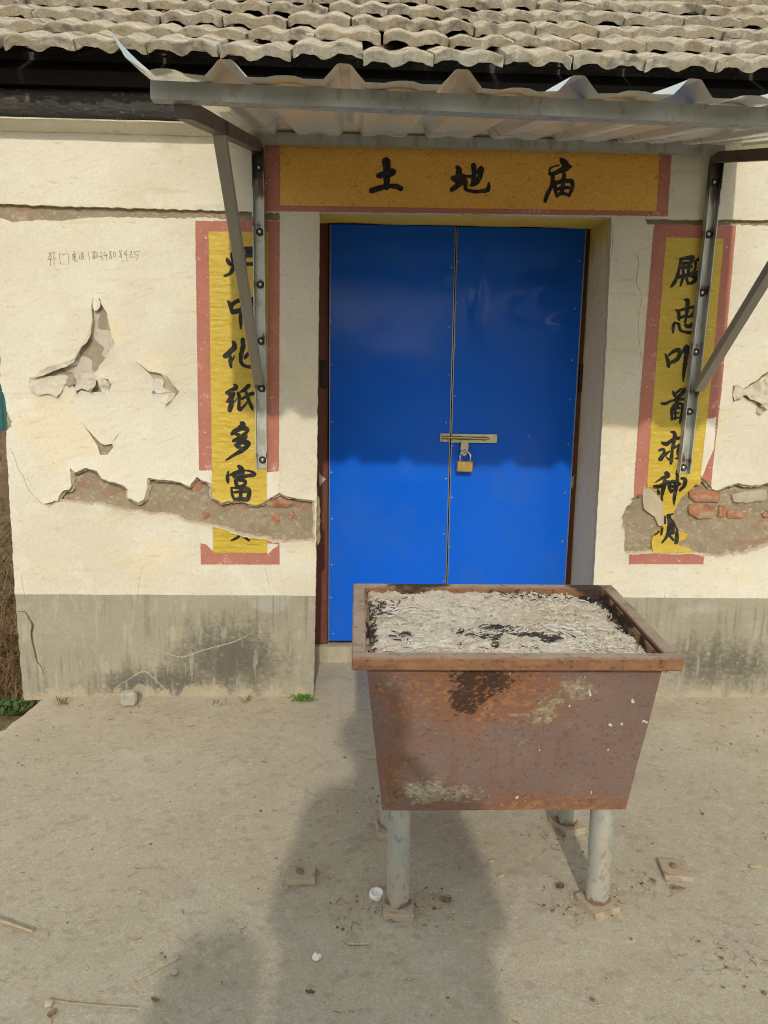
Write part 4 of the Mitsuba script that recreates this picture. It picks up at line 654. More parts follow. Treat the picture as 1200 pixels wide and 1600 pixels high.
mat("white_plastic", (0.72, 0.72, 0.69), rough=0.35, spec=0.5)
mat("dark_bark", (0.07, 0.055, 0.04), rough=0.95, spec=0.1)
mat("teal_metal", (0.03, 0.11, 0.11), rough=0.5, spec=0.4)
mat("skin", (0.48, 0.27, 0.18), rough=0.6, spec=0.3)
mat("hair", (0.012, 0.010, 0.009), rough=0.5, spec=0.4)
mat("jacket_navy", (0.03, 0.035, 0.055), rough=0.9, spec=0.2)
mat("jacket_grey", (0.11, 0.10, 0.095), rough=0.9, spec=0.2)
mat("trouser_cloth", (0.025, 0.027, 0.035), rough=0.9, spec=0.2)
mat("shoe_leather", (0.02, 0.018, 0.016), rough=0.5, spec=0.4)
mat("phone_glass", (0.01, 0.01, 0.012), rough=0.15, spec=0.5)

# ------------------------------------------------------------------ ground
gx = np.concatenate([np.linspace(-40, -2.1, 12), np.arange(-2.0, 2.8, 0.02), np.linspace(2.85, 40, 12)])
gy = np.concatenate([np.linspace(-40, -4.3, 12), np.arange(-4.2, 0.62, 0.02)])
X, Y = np.meshgrid(gx, gy)
LEFT = -1.40 + 0.16 * (Y + 0.10)                                             # the slab's left edge
X = np.where(X < LEFT, LEFT, X)
Zg = 0.010 * (meshkit.fbm(np.stack([X * 1.3, Y * 1.6, X * 0], -1), 3, 3) - 0.5) + 0.007 * (meshkit.fbm(np.stack([X * 9, Y * 9, X * 0], -1), 3, 4) - 0.5)
# broken, dished edge along the left
Zg -= 0.035 * np.exp(-np.maximum(X - LEFT, 0) / 0.05) * (0.4 + meshkit.fbm(np.stack([X * 12, Y * 12, X * 0], -1), 2, 8))
keep = (X > LEFT + 1e-6)
ny_, nx_ = X.shape
V = np.stack([X, Y, Zg], -1).reshape(-1, 3)
idx = np.arange(ny_ * nx_).reshape(ny_, nx_)
F = np.concatenate([np.stack([idx[:-1, :-1], idx[:-1, 1:], idx[1:, 1:]], -1).reshape(-1, 3), np.stack([idx[:-1, :-1], idx[1:, 1:], idx[1:, :-1]], -1).reshape(-1, 3)])
A_, B_, C_ = V[F[:, 0]], V[F[:, 1]], V[F[:, 2]]
F = F[np.abs(np.cross(B_ - A_, C_ - A_)[:, 2]) > 1e-9]
# keep the mesh out of the building's inside and let it run back at the left
put("ground", trimesh.Trimesh(V, F, process=False), "dusty_concrete", smooth=True, kind="structure")
labels["ground"]["label"] = "dusty tan concrete apron in front of the shrine"

ex, ey = np.meshgrid(np.concatenate([np.linspace(-60, -4, 15), np.arange(-3.8, -1.3, 0.08), np.linspace(-1.2, 60, 10)]), np.concatenate([np.linspace(-60, -5, 12), np.arange(-4.8, 9, 0.12), np.linspace(9.3, 60, 12)]))
bank = np.clip((-1.46 - ex) / 1.6, 0, 1) * np.clip((ey - 0.2) / 3.0, 0, 1) * 0.55 + np.clip((ey - 2) / 8, 0, 1) * 0.35 * np.clip((-1.4 - ex) / 0.5, 0, 1)
ez = -0.07 + bank + 0.06 * (meshkit.fbm(np.stack([ex * 2, ey * 2, ex * 0], -1), 3, 9) - 0.5)
idx = np.arange(ex.size).reshape(ex.shape)
F = np.concatenate([np.stack([idx[:-1, :-1], idx[:-1, 1:], idx[1:, 1:]], -1).reshape(-1, 3), np.stack([idx[:-1, :-1], idx[1:, 1:], idx[1:, :-1]], -1).reshape(-1, 3)])
put("terrain", trimesh.Trimesh(np.stack([ex, ey, ez], -1).reshape(-1, 3), F, process=False), "earth", smooth=True, kind="structure")


def bank_z(x, y):
    b = np.clip((-1.46 - x) / 1.6, 0, 1) * np.clip((y - 0.2) / 3.0, 0, 1) * 0.55 + np.clip((y - 2) / 8, 0, 1) * 0.35 * np.clip((-1.4 - x) / 0.5, 0, 1)
    return -0.07 + b


# ------------------------------------------------------------------ the building: wall coat with its holes
B = thing("shrine_building", "small cream shrine with blue double door, peeling plaster wall and grey tile roof", "building")
hl = Polygon(jag(TR["hole_left"], 0.006, 11)).buffer(0)
hr = Polygon(jag(TR["hole_right"], 0.006, 12)).buffer(0)
gl = Polygon(jag(TR["groove_left"], 0.005, 13)).buffer(0)
gr_ = Polygon(jag(TR["groove_right"], 0.005, 14)).buffer(0)
t1 = Polygon(jag(TR["tear1"], 0.0025, 15, 0.004)).buffer(0)
t2 = Polygon(jag(TR["tear2"], 0.0015, 16, 0.004)).buffer(0)
t3 = Polygon(jag(TR["tear3"], 0.002, 17, 0.004)).buffer(0)
t3b = Polygon(TR["tear3b"]).buffer(0)
t4 = Polygon(jag(TR["torn_right"], 0.003, 18, 0.004)).buffer(0)
en = Polygon(jag(TR["edge_notch"], 0.003, 19)).buffer(0)
ck = stroke_poly(TR["crack_dado"]).buffer(0)
holes = unary_union([hl, hr, gl, gr_, t1, t2, t3, t3b, t4, en, ck])
deep = unary_union([hl, hr])
edge = [(a[0], a[1]) for a in TR["left_edge"]]
edge = [(-1.456, 2.37), (-1.459, 1.9), (-1.457, 1.45)] + edge + [(-1.418, -0.02)]
edge = [tuple(q) for q in jag(edge, 0.0035, 21, 0.012, closed=False)]
OPEN = [(-0.187, -0.02), (-0.176, 0.5), (-0.170, 1.2), (-0.161, 2.044), (0.4, 2.049), (1.018, 2.050), (1.028, 1.6), (1.033, 1.0), (1.036, 0.4), (1.037, -0.02)]
OPEN = jag(OPEN, 0.0025, 23, 0.015, closed=False)
front = Polygon(edge + [tuple(q) for q in OPEN] + [(3.0, -0.02), (3.0, 2.37)]).buffer(0)
coat = front.difference(holes)
hole_pts = np.vstack([densify(g.exterior.coords, 0.006) for g in polys(unary_union([hl, hr, t1, t2]))])
hole_tree = cKDTree(hole_pts)
lo_l = {"hl": hl, "hr": hr}


def wall_y(x, z):
    x, z = np.asarray(x, float), np.asarray(z, float)
    y = 0.010 * fb(x, z, 2.2, 3, 31) + 0.004 * fb(x, z, 12, 3, 32)
    d = hole_tree.query(np.column_stack([x, z]))[0]
    y = y - 0.007 * np.exp(-d / 0.022) * (0.3 + 1.4 * (fb(x, z, 9, 2, 33) + 0.5))
    # rounded arrises at the opening and the outer corner
    dx = np.minimum(np.abs(x + 0.172), np.abs(x - 1.031))
    return y + 0.004 * np.exp(-dx / 0.01) * (z < 2.05)


put("wall", sheet(coat, 0.016, wall_y, skirt=0.037, bstep=0.007), "wall_paint", B, smooth=40,
    label="cream plaster over a grey painted base, cracked and peeling")
# the wall's body behind the coat
core = [cbox(-1.436, -0.235, 0.040, 0.9, -0.1, 2.36), cbox(1.095, 3.0, 0.040, 0.9, -0.1, 2.36), cbox(-0.235, 1.095, 0.040, 0.9, 2.135, 2.36), cbox(-1.436, 3.0, 0.9, 3.4, -0.1, 2.36)]
put("wall_core", cat(core), "mortar", B)


def mortar_y(hole, top, bottom):
    x0, z0, x1, z1 = hole.bounds

    def up_edge(x, z):
        """1 just under the plaster's upper broken edge, where the mortar has fallen deepest."""
        return 1.0 - shapely.contains_xy(hole, x, z + 0.022)

    def fn(x, z):
        # depth falls from the broken upper edge to the worn lower edge
        ln = LineString(hole.exterior.coords)
        d = shapely.distance(ln, shapely.points(x, z))
        r = 0.012 * fb(x, z, 14, 3, 41) + 0.006 * fb(x, z, 60, 3, 42)
        return np.clip(bottom + (top - bottom) * np.clip(d / 0.03, 0.25, 1) + r + 0.014 * up_edge(x, z), 0.003, 0.036)
    return fn


put("mortar", sheet(hl.buffer(0.02), 0.006, mortar_y(hl, 0.019, 0.016)), "mortar", B + "__wall", smooth=True, label="bare grey-brown mortar where the plaster fell off left of the door")
put("mortar", sheet(hr.buffer(0.02), 0.006, mortar_y(hr, 0.020, 0.016)), "mortar", B + "__wall", smooth=True, label="bare mortar and bricks where the plaster fell off right of the door")
for h_, sd in ((hl, 161), (hr, 163)):
    for q, (w_, yb_, mm) in enumerate(((0.016, 0.011, "tan_coat"), (0.006, 0.005, "edge_lime"))):
        inner = unary_union([Polygon(jag(list(g.exterior.coords)[:-1], 0.006, sd + q, 0.006)).buffer(0) for g in polys(h_.buffer(-w_ * 0.6))])
        ring = h_.buffer(0.004).difference(inner).difference(vee if False else Point(9, 9).buffer(0.1))
        keep_ = unary_union([g for g in polys(ring)])
        put("broken_edge", sheet(keep_, 0.006, lambda x, z, yb_=yb_: yb_ + 0.006 * fb(x, z, 30, 3, 47) + 0.003 * fb(x, z, 110, 2, 48), skirt=0.036, bstep=0.004), mm, B + "__wall", smooth=45)
for g in (gl, gr_):
    put("mortar", sheet(g.buffer(0.012).intersection(front.buffer(-0.004)), 0.007, lambda x, z: 0.019 + 0.010 * fb(x, z, 30, 3, 45)), "mortar", B + "__wall", smooth=True)
for g in (t3, en):
    put("mortar", sheet(g.buffer(0.01).intersection(front.buffer(0.006).intersection(sbox(-1.452, 0, 3, 3))), 0.005, lambda x, z: 0.016 + 0.008 * fb(x, z, 40, 3, 46)), "mortar", B + "__wall", smooth=True)
for k, (nm, y0, m_) in enumerate([("brick0", 0.004, "red_brick"), ("brick1", 0.004, "red_brick"), ("brick2", 0.006, "red_brick"), ("brick3", 0.006, "red_brick"), ("brick_grey", 0.006, "grey_brick"), ("brick_mix", 0.009, "red_brick"),
                                  ("brickL0", 0.006, "red_brick"), ("brickL1", 0.012, "red_brick"), ("brickL2", 0.008, "red_brick"), ("brickL3", 0.009, "red_brick"), ("brickL4", 0.011, "red_brick")]):
    g = Polygon(TR[nm]).buffer(0)
    r_ = min(0.008, 0.25 * math.sqrt(g.area))
    g = Polygon(jag(list(g.buffer(-r_).buffer(r_).exterior.coords)[:-1], 0.0035 if nm[5] != "L" else 0.008, 50 + k, 0.004)).buffer(0)
    put("brick", sheet(g, 0.006, lambda x, z, y0=y0, g=g: y0 + 0.009 * fb(x, z, 45, 3, 51) + 0.003 * np.exp(-shapely.distance(LineString(polys(g)[0].exterior.coords), shapely.points(x, z)) / 0.004), skirt=0.034), m_, B + "__wall", smooth=45)
tan = Polygon(TR["tanpatch"]).buffer(0)
put("undercoat_patch", sheet(Polygon(jag(TR["tanpatch"], 0.003, 60)).buffer(0), 0.008, lambda x, z: 0.004 + 0.004 * fb(x, z, 20, 3, 61), skirt=0.03), "tan_coat", B + "__wall", smooth=40)


# painted panels: films that follow the coat
def film(name, poly, res, off, m_, parent, label=None, skirt=True):
    g = poly.intersection(front.buffer(0.0)).difference(holes.buffer(0.0005))
    if g.is_empty:
        return None
    return put(name, sheet(g, res, lambda x, z: wall_y(x, z) - off, bstep=0.006), m_, parent, smooth=True, label=label)


bl, br = Polygon(jag(TR["border_left"], 0.0012, 70, 0.012)).buffer(0), Polygon(jag(TR["border_right"], 0.0012, 71, 0.012)).buffer(0)
pl, pr = Polygon(jag(TR["panel_left"], 0.0010, 72, 0.012)).buffer(0), Polygon(jag(TR["panel_right"], 0.0010, 73, 0.012)).buffer(0)
bb, bp = Polygon(jag(TR["banner_border"], 0.0012, 74, 0.012)).buffer(0), Polygon(jag(TR["banner_panel"], 0.0012, 75, 0.012)).buffer(0)
PL = film("couplet_panel", pl, 0.012, 0.0035, "yellow_paint", B, "yellow vertical panel with black brush characters left of the door")
film("border", bl.difference(pl.buffer(-0.003)), 0.012, 0.0018, "pink_paint", PL)
vee = Polygon(jag(TR["vee"], 0.0025, 76, 0.006)).buffer(0)
prv = unary_union([pr.difference(hr), vee.intersection(front), pr.intersection(sbox(0, 0.90, 3, 1.2)).difference(hr.difference(vee.buffer(0.02)))])
PR = put("couplet_panel", sheet(prv, 0.010, lambda x, z: wall_y(x, z) - 0.0035 + 0.010 * np.clip((0.965 - z) / 0.08, 0, 1), skirt=0.02, bstep=0.006), "yellow_paint", B, smooth=40,
         label="yellow vertical panel right of the door, its foot worn to a narrow strip")
film("border", br.difference(pr.buffer(-0.003)), 0.012, 0.0018, "pink_paint", PR)
film("border", Polygon(jag(TR["bar_right"], 0.0015, 77, 0.012)).buffer(0), 0.012, 0.0022, "pink_paint", PR)
BN = film("name_banner", bp, 0.014, 0.0035, "ochre_paint", B, "ochre band over the door with three black brush characters")
film("border", bb.difference(bp.buffer(-0.003)), 0.014, 0.0018, "pink_paint", BN)
for nm in ("white_L1", "white_L2", "white_L3", "white_L4", "white_R1"):
    film("whitewash_patch", Polygon(jag(TR[nm], 0.003, 80, 0.006)).buffer(0), 0.01, 0.0028, "white_wash", B)


def letter(keys, parent, yfn, clip=None):
    for k in keys:
        g = unary_union([stroke_poly(s) for s in LETTERS[k]])
        # bristle edges
        gs = []
        for q in polys(g):
            ring = jag(list(q.exterior.coords)[:-1], 0.0012, ord(k[0]), 0.003)
            h = Polygon(ring).buffer(0)
            for i in q.interiors:
                h = h.difference(Polygon(i.coords).buffer(0))
            gs.append(h)
        g = unary_union(gs)
        if clip is not None:
            g = g.intersection(clip)
        put("character", sheet(g, 0.006, lambda x, z: yfn(x, z) - 0.0018, bstep=0.004), "black_paint", parent)


pl_y = lambda x, z: wall_y(x, z) - 0.0035
pr_y = lambda x, z: wall_y(x, z) - 0.0035 + 0.010 * np.clip((0.965 - z) / 0.08, 0, 1)
letter("ABC", BN, pl_y)
letter("DEFGHIR", PL, pl_y, clip=front.difference(hl.buffer(0.001)))
letter("JKLMN", PR, pr_y)
letter("OS", PR, pr_y, clip=prv)

graf = unary_union([LineString([(a[0], a[1]) for a in s]).buffer(0.0009, 2) for s in TR["GRAF"]])
put("handwriting", sheet(graf, 0.01, lambda x, z: wall_y(x, z) - 0.0012, bstep=0.004), "pencil", B, label="small pencilled note and number on the cream wall left of the door")
fine = unary_union([stroke_poly([(a[0], a[1], max(a[2] * 0.8, 0.0011)) for a in s]) for s in TR["FINE"]])
put("hairline_crack", sheet(fine.intersection(coat), 0.01, lambda x, z: wall_y(x, z) - 0.0010, bstep=0.003), "dark_crack", B, kind="stuff")
pale = unary_union([Polygon(jag(list(stroke_poly(s).exterior.coords)[:-1], 0.0014, 90, 0.004)).buffer(0) for s in [[(a[0], a[1], 0.6 * a[2]) for a in st] for st in TR["PALE"]]])
put("crack_filler", sheet(pale.intersection(coat), 0.01, lambda x, z: wall_y(x, z) - 0.0022, skirt=0.004, bstep=0.004), "pale_filler", B, kind="stuff")

# reveals of the door opening
RV = 0.56
rev = []
zz = np.linspace(-0.05, 2.10, 60)
yy = np.linspace(0.004, RV, 16)
for xf, xb, s in ((np.interp(zz, [0, 0.5, 1.2, 2.03], [-0.187, -0.176, -0.170, -0.161]), -0.205, 1), (np.interp(zz, [0, 0.4, 1.0, 1.6, 2.03], [1.037, 1.036, 1.033, 1.028, 1.018]), 1.063, -1)):
    xx = xf[:, None] + (xb - xf[:, None]) * (yy[None] / 0.46)
    zg, yg = np.meshgrid(zz, yy, indexing="ij")
    xx = xx + 0.004 * (meshkit.fbm(np.stack([xx * 3, yg * 4, zg * 3], -1), 2, 5) - 0.5)
    idx = np.arange(xx.size).reshape(xx.shape)
    f = np.concatenate([np.stack([idx[:-1, :-1], idx[:-1, 1:], idx[1:, 1:]], -1).reshape(-1, 3), np.stack([idx[:-1, :-1], idx[1:, 1:], idx[1:, :-1]], -1).reshape(-1, 3)])
    rev.append(trimesh.Trimesh(np.stack([xx, yg, zg], -1).reshape(-1, 3), f[:, ::s], process=False))
xx = np.linspace(-0.215, 1.075, 60)
xg, yg = np.meshgrid(xx, yy, indexing="ij")
zg = 2.050 + 0.036 * (yg / 0.44) + 0.012 * (meshkit.fbm(np.stack([xg * 5, yg * 5, xg * 0], -1), 3, 6) - 0.5)
idx = np.arange(xg.size).reshape(xg.shape)
f = np.concatenate([np.stack([idx[:-1, :-1], idx[:-1, 1:], idx[1:, 1:]], -1).reshape(-1, 3), np.stack([idx[:-1, :-1], idx[1:, 1:], idx[1:, :-1]], -1).reshape(-1, 3)])
rev.append(trimesh.Trimesh(np.stack([xg, yg, zg], -1).reshape(-1, 3), f[:, ::-1], process=False))
put("door_reveal", cat(rev), "reveal_paint", B, smooth=35, label="painted jambs and soffit of the door opening")
put("threshold", rough_up(cbox(-0.215, 1.075, 0.42, 0.60, -0.05, 0.080, 0.006).subdivide_to_size(0.05), 0.003, 20), "dusty_concrete", B)

# cornice: black rendered band in two steps with a cream soffit
prof = [(0.06, 2.345), (-0.098, 2.345), (-0.108, 2.352), (-0.112, 2.375), (-0.113, 2.415), (-0.106, 2.438), (-0.094, 2.447), (-0.070, 2.452), (-0.062, 2.462), (-0.060, 2.60), (0.06, 2.64)]
cm = extrude_x(prof, -1.50, 3.0, 220)
cm.vertices[:, 1] += 0.010 * (meshkit.fbm(cm.vertices * [4, 9, 9], 3, 3) - 0.5) + 0.006 * (meshkit.fbm(cm.vertices * [22, 30, 30], 3, 4) - 0.5)
cm.vertices[:, 2] += 0.006 * (meshkit.fbm(cm.vertices * [5, 0, 0], 3, 7) - 0.5)
put("cornice", cm, "black_cornice", B, smooth=50, label="black painted cornice under the eave")
sf = extrude_x([(0.05, 2.318), (-0.012, 2.318), (-0.028, 2.326), (-0.060, 2.334), (-0.092, 2.339), (-0.092, 2.344), (0.05, 2.344)], -1.46, 3.0, 160)
sf.vertices[:, 2] += 0.006 * (meshkit.fbm(sf.vertices * [9, 4, 4], 3, 3) - 0.5)
put("soffit", sf, "wall_paint", B, smooth=50)

# ------------------------------------------------------------------ roof: wavy cement tiles, each a piece of its own
TH = math.radians(32.5)
SL, UP = np.array([0, math.cos(TH), math.sin(TH)]), np.array([0, -math.sin(TH), math.cos(TH)])
EAVE = np.array([0, -0.305, 2.465])
TW, TL, EXP = 0.250, 0.315, 0.243
deck = [EAVE + SL * 0.12 - UP * 0.055, EAVE + SL * 3.3 - UP * 0.055]
dv = []
for q in deck:
    for x in (-1.75, 3.0):
        dv.append([x, q[1], q[2]])
dv = np.array(dv)
dv2 = dv - UP * 0.05
dk = trimesh.convex.convex_hull(np.vstack([dv, dv2]))
RF = put("roof", dk, "dark_wood", B, label="roof of weathered grey wavy cement tiles")
bed = [EAVE + SL * 0.10 - UP * 0.050, EAVE + SL * 3.3 - UP * 0.050]
ux, vs = np.meshgrid(np.linspace(-1.75, 3.0, 160), np.linspace(0.26, 2.2, 60))
bd = EAVE[None, None] + vs[..., None] * SL + np.stack([ux, ux * 0, ux * 0], -1) + ((-0.036 + 0.03 * meshkit.fbm(np.stack([ux * 12, vs * 12, ux * 0], -1), 3, 5))[..., None]) * UP
idx = np.arange(ux.size).reshape(ux.shape)
f = np.concatenate([np.stack([idx[:-1, :-1], idx[:-1, 1:], idx[1:, 1:]], -1).reshape(-1, 3), np.stack([idx[:-1, :-1], idx[1:, 1:], idx[1:, :-1]], -1).reshape(-1, 3)])
put("bedding", trimesh.Trimesh(bd.reshape(-1, 3), f, process=False), "clay_bedding", RF, smooth=True)


def tile(seed):
    """One tile: u across, v up the slope from its nose, w out of the roof."""
    rng = np.random.default_rng(seed)
    nu, nv = 29, 11
    u = np.linspace(-TW / 2 + 0.003, TW / 2 - 0.003, nu)
    v = np.array([0, 0.002, 0.006, 0.014, 0.03, 0.06, 0.11, 0.16, 0.21, 0.26, TL])
    U, Vv = np.meshgrid(u, v)
    ph = 2 * np.pi * 2 * (U / TW) + 0.25
    wave = -np.cos(ph)                                                        # two troughs that hang down
    sharp = np.sign(wave) * np.abs(wave) ** 0.8
    side = np.clip((TW / 2 - np.abs(U)) / 0.016, 0, 1)
    top = 0.0062 * sharp + 0.027 - 0.006 * (1 - side) ** 2
    top = top - 0.006 * (1 - np.clip(Vv / 0.007, 0, 1)) ** 2
    bot = 0.0110 * np.minimum(sharp, 0.35) - 0.007 + 0.014 * np.clip((Vv - 0.02) / 0.04, 0, 1)
    nz = meshkit.fbm(np.stack([U * 42 + seed * 5.1, Vv * 42, U * 0], -1), 3, seed % 50)
    nz2 = meshkit.fbm(np.stack([U * 13 + seed * 3.3, Vv * 13, U * 0 + 4], -1), 3, seed % 50)
    top = top + 0.006 * (nz - 0.5) + 0.008 * (nz2 - 0.5)
    bot = bot + 0.010 * (nz2 - 0.5) - 0.008 * (nz - 0.5)
    back = (0.016 * (meshkit.fbm(np.stack([U * 40 + seed, U * 0, U * 0 + 2], -1), 3, 7) - 0.3) + 0.008 * (1 - side) ** 2) * np.exp(-Vv / 0.02)
    P = np.concatenate([np.stack([U, Vv + back, top], -1).reshape(-1, 3), np.stack([U, Vv + back * 1.4 + 0.004, np.minimum(bot, top - 0.008)], -1).reshape(-1, 3)])
    nn = nu * nv
    idx = np.arange(nn).reshape(nv, nu)
    f1 = np.concatenate([np.stack([idx[:-1, :-1], idx[:-1, 1:], idx[1:, 1:]], -1).reshape(-1, 3), np.stack([idx[:-1, :-1], idx[1:, 1:], idx[1:, :-1]], -1).reshape(-1, 3)])
    f2 = f1[:, ::-1] + nn
    ring = np.concatenate([idx[0, :], idx[1:, -1], idx[-1, -2::-1], idx[-2:0:-1, 0]])
    a, b = ring, np.roll(ring, -1)
    f3 = np.concatenate([np.column_stack([a, a + nn, b + nn]), np.column_stack([a, b + nn, b])])
    if rng.random() < 0.25:                                                   # a broken corner
        cx = rng.choice([-1, 1]) * TW / 2
        d = np.hypot(P[:, 0] - cx, P[:, 1])
        k = np.clip(1 - d / rng.uniform(0.03, 0.06), 0, 1)
        P[:, 1] += 0.05 * k
        P[:, 2] -= 0.010 * k
    return trimesh.Trimesh(P, np.concatenate([f1, f2, f3]), process=False)


rt = np.random.default_rng(5)
TILES = [mikit.ply(tile(s), "cement_tile", smooth=50) for s in range(1, 15)]
for row in range(8):
    off = [0.0, 0.07, -0.05, 0.11, 0.03, -0.08, 0.05, -0.03][row]
    for c in range(19):
        x = -1.62 + off + c * TW + rt.uniform(-0.006, 0.006)
        if x > 2.85:
            continue
        o_ = EAVE + SL * (row * EXP + rt.normal() * 0.011) + UP * (0.041 + rt.uniform(-0.004, 0.008))
        tilt = math.radians(8.6 + rt.uniform(-1.2, 1.4))
        yaw, roll = math.radians(rt.normal() * 1.5), math.radians(rt.normal() * 1.3)
        s2 = SL * math.cos(tilt) - UP * math.sin(tilt)
        u2 = UP * math.cos(tilt) + SL * math.sin(tilt)
        R0 = np.column_stack([[1, 0, 0], s2, u2])
        Rl = trimesh.transformations.euler_matrix(0, roll, yaw)[:3, :3]
        T = np.eye(4)
        T[:3, :3] = R0 @ Rl
        T[:3, 3] = [x, o_[1], o_[2]]
        key = num(RF + "__tile")
        scene[key] = {**TILES[rt.integers(len(TILES))], "to_world": mi.ScalarTransform4f(T.tolist())}

# ------------------------------------------------------------------ door
YD = 0.44
dents = [(0.80, 1.79, 0.075, 0.070, 0.022), (0.885, 1.825, 0.09, 0.045, 0.017), (0.545, 1.80, 0.032, 0.12, 0.016), (0.40, 1.86, 0.035, 0.035, 0.010), (0.94, 1.65, 0.05, 0.03, 0.008), (0.25, 1.35, 0.16, 0.30, 0.006), (0.72, 1.00, 0.16, 0.2, 0.008), (0.2, 0.9, 0.2, 0.15, 0.008)]


def leaf_y(x, z):
    y = YD + 0.008 * fb(x, z, 1.6, 2, 101) + 0.004 * fb(x, z, 5, 2, 102)
    for cx, cz, rx, rz, a in dents:
        y = y - a * np.exp(-((x - cx) / rx) ** 2 - ((z - cz) / rz) ** 2)
    return y


def leaf(x0, x1, xt0, xt1, rivets, label, bottom):
    """bottom corners x0, x1, top corners xt0, xt1"""
    D_ = put("door", sheet(Polygon([(x0, bottom), (x1, bottom), (xt1, 2.083), (xt0, 2.079)]), 0.014, leaf_y, skirt=YD + 0.022), "blue_panel", B, smooth=40, label=label)
    put("edge_trim", beam((x0 + 0.002, YD - 0.001, bottom), (xt0 + 0.002, YD - 0.001, 2.078), 0.004, 0.012, 0.001), "trim_steel", D_)
    put("edge_trim", beam((x1 - 0.002, YD - 0.001, bottom), (xt1 - 0.002, YD - 0.001, 2.078), 0.004, 0.012, 0.001), "trim_steel", D_)
    for q in rivets:
        y = float(leaf_y(np.array([q[0]]), np.array([q[1]]))[0])
        rv = trimesh.creation.icosphere(1, 0.0052)
        rv.apply_scale([1, 0.55, 1])
        rv.apply_translation([q[0], y - 0.0012, q[1]])
        put("rivet", rv, "rivet_steel", D_, smooth=True)
    return D_


D1 = leaf(-0.138, 0.4415, -0.136, 0.4375, TR["rivL"], "blue sheet metal left door leaf", 0.105)
D2 = leaf(0.4460, 1.030, 0.4420, 1.039, TR["rivR"], "blue sheet metal right door leaf with dents", 0.105)
fr = [cbox(-0.205, -0.141, 0.455, 0.53, 0.085, 2.09, 0.003), cbox(1.033, 1.085, 0.458, 0.53, 0.085, 2.09, 0.003), cbox(-0.141, 1.033, 0.475, 0.53, 2.02, 2.09, 0.003)]
DF = put("door_frame", cat(fr), "brown_frame", B, label="reddish brown embossed door frame")
put("hinge", cbox(-0.176, -0.150, 0.440, 0.462, 1.345, 1.475, 0.004), "hinge_iron", DF)
put("hinge", cbox(1.046, 1.066, 0.440, 0.462, 1.345, 1.475, 0.004), "hinge_iron", DF)
put("frame_backing", cbox(-0.205, 1.085, 0.531, 0.60, 0.0, 2.10), "dark_wood", DF)
# latch
LT = put("door_latch", cat([cbox(0.389, 0.4375, YD - 0.016, YD - 0.010, 1.100, 1.140, 0.001), cbox(0.4425, 0.663, YD - 0.016, YD - 0.010, 1.097, 1.139, 0.001)]), "latch_plate", B, label="brassy sliding bolt latch across the two blue leaves")
yb = YD - 0.024
bolt = [(0.396, yb, 1.1215), (0.400, yb, 1.1215), (0.470, yb, 1.1205), (0.472, yb, 1.1205), (0.494, yb, 1.1203), (0.496, yb, 1.1203), (0.588, yb, 1.1190), (0.592, yb, 1.1190), (0.606, yb, 1.1188), (0.616, yb, 1.1187), (0.626, yb, 1.1185)]
put("sliding_bar", tube(bolt, [0.006, 0.0075, 0.0075, 0.0095, 0.0095, 0.0075, 0.0075, 0.0095, 0.0095, 0.006, 0.003], 14), "latch_bar", LT, smooth=35)
for x in (0.399, 0.427, 0.455):
    put("guide", cat([tube([(x, yb + 0.012, 1.106), (x, yb - 0.004, 1.108), (x, yb - 0.0095, 1.1205), (x, yb - 0.004, 1.133), (x, yb + 0.012, 1.135)], 0.0032, 8)]), "latch_plate", LT, smooth=40)
hp = Polygon([(0.490, 1.110), (0.522, 1.110), (0.524, 1.072), (0.520, 1.050), (0.510, 1.036), (0.500, 1.036), (0.491, 1.048), (0.487, 1.072)]).difference(Point(0.5055, 1.058).buffer(0.0085))
put("hasp", sheet(hp, 0.004, lambda x, z: np.full(len(x), yb - 0.011), skirt=yb - 0.006), "latch_plate", LT)
for q in ((0.396, 1.135), (0.396, 1.105), (0.656, 1.130), (0.656, 1.105), (0.500, 1.099), (0.512, 1.099)):
    rv = trimesh.creation.icosphere(1, 0.004)
    rv.apply_scale([1, 0.5, 1])
    rv.apply_translation([q[0], YD - 0.0165, q[1]])
    put("rivet", rv, "rivet_steel", LT, smooth=True)
PK = thing("padlock", "brass padlock with steel shackle hanging from the latch of the blue door", "padlock")
pb = cbox(-0.0385, 0.0385, -0.0115, 0.0115, -0.052, 0.0, 0.004)
pt = trimesh.transformations.rotation_matrix(math.radians(1.5), [0, 1, 0])
pb.apply_transform(pt)
ly = yb - 0.022
pb.apply_translation([0.5085, ly, 1.0135])
put("body", pb, "brass", PK, smooth=25)
put("groove", cat([cbox(0.4900, 0.4906, ly - 0.0121, ly - 0.011, 0.966, 1.008, 0.0002)]), "latch_bar", PK)
sh = [(0.485, 1.005), (0.4845, 1.03)] + [(0.509 + 0.0245 * math.cos(a), 1.0335 + 0.0245 * math.sin(a)) for a in np.linspace(math.pi, 0, 15)] + [(0.5335, 1.03), (0.533, 1.005)]
sp_ = []
for i, (x, z) in enumerate(sh):
    t_ = max(0.0, (z - 1.035) / 0.023)
    sp_.append((x, ly + 0.000 + 0.004 * t_, z))
put("shackle", tube(sp_, 0.0052, 12), "shackle_steel", PK, smooth=True)


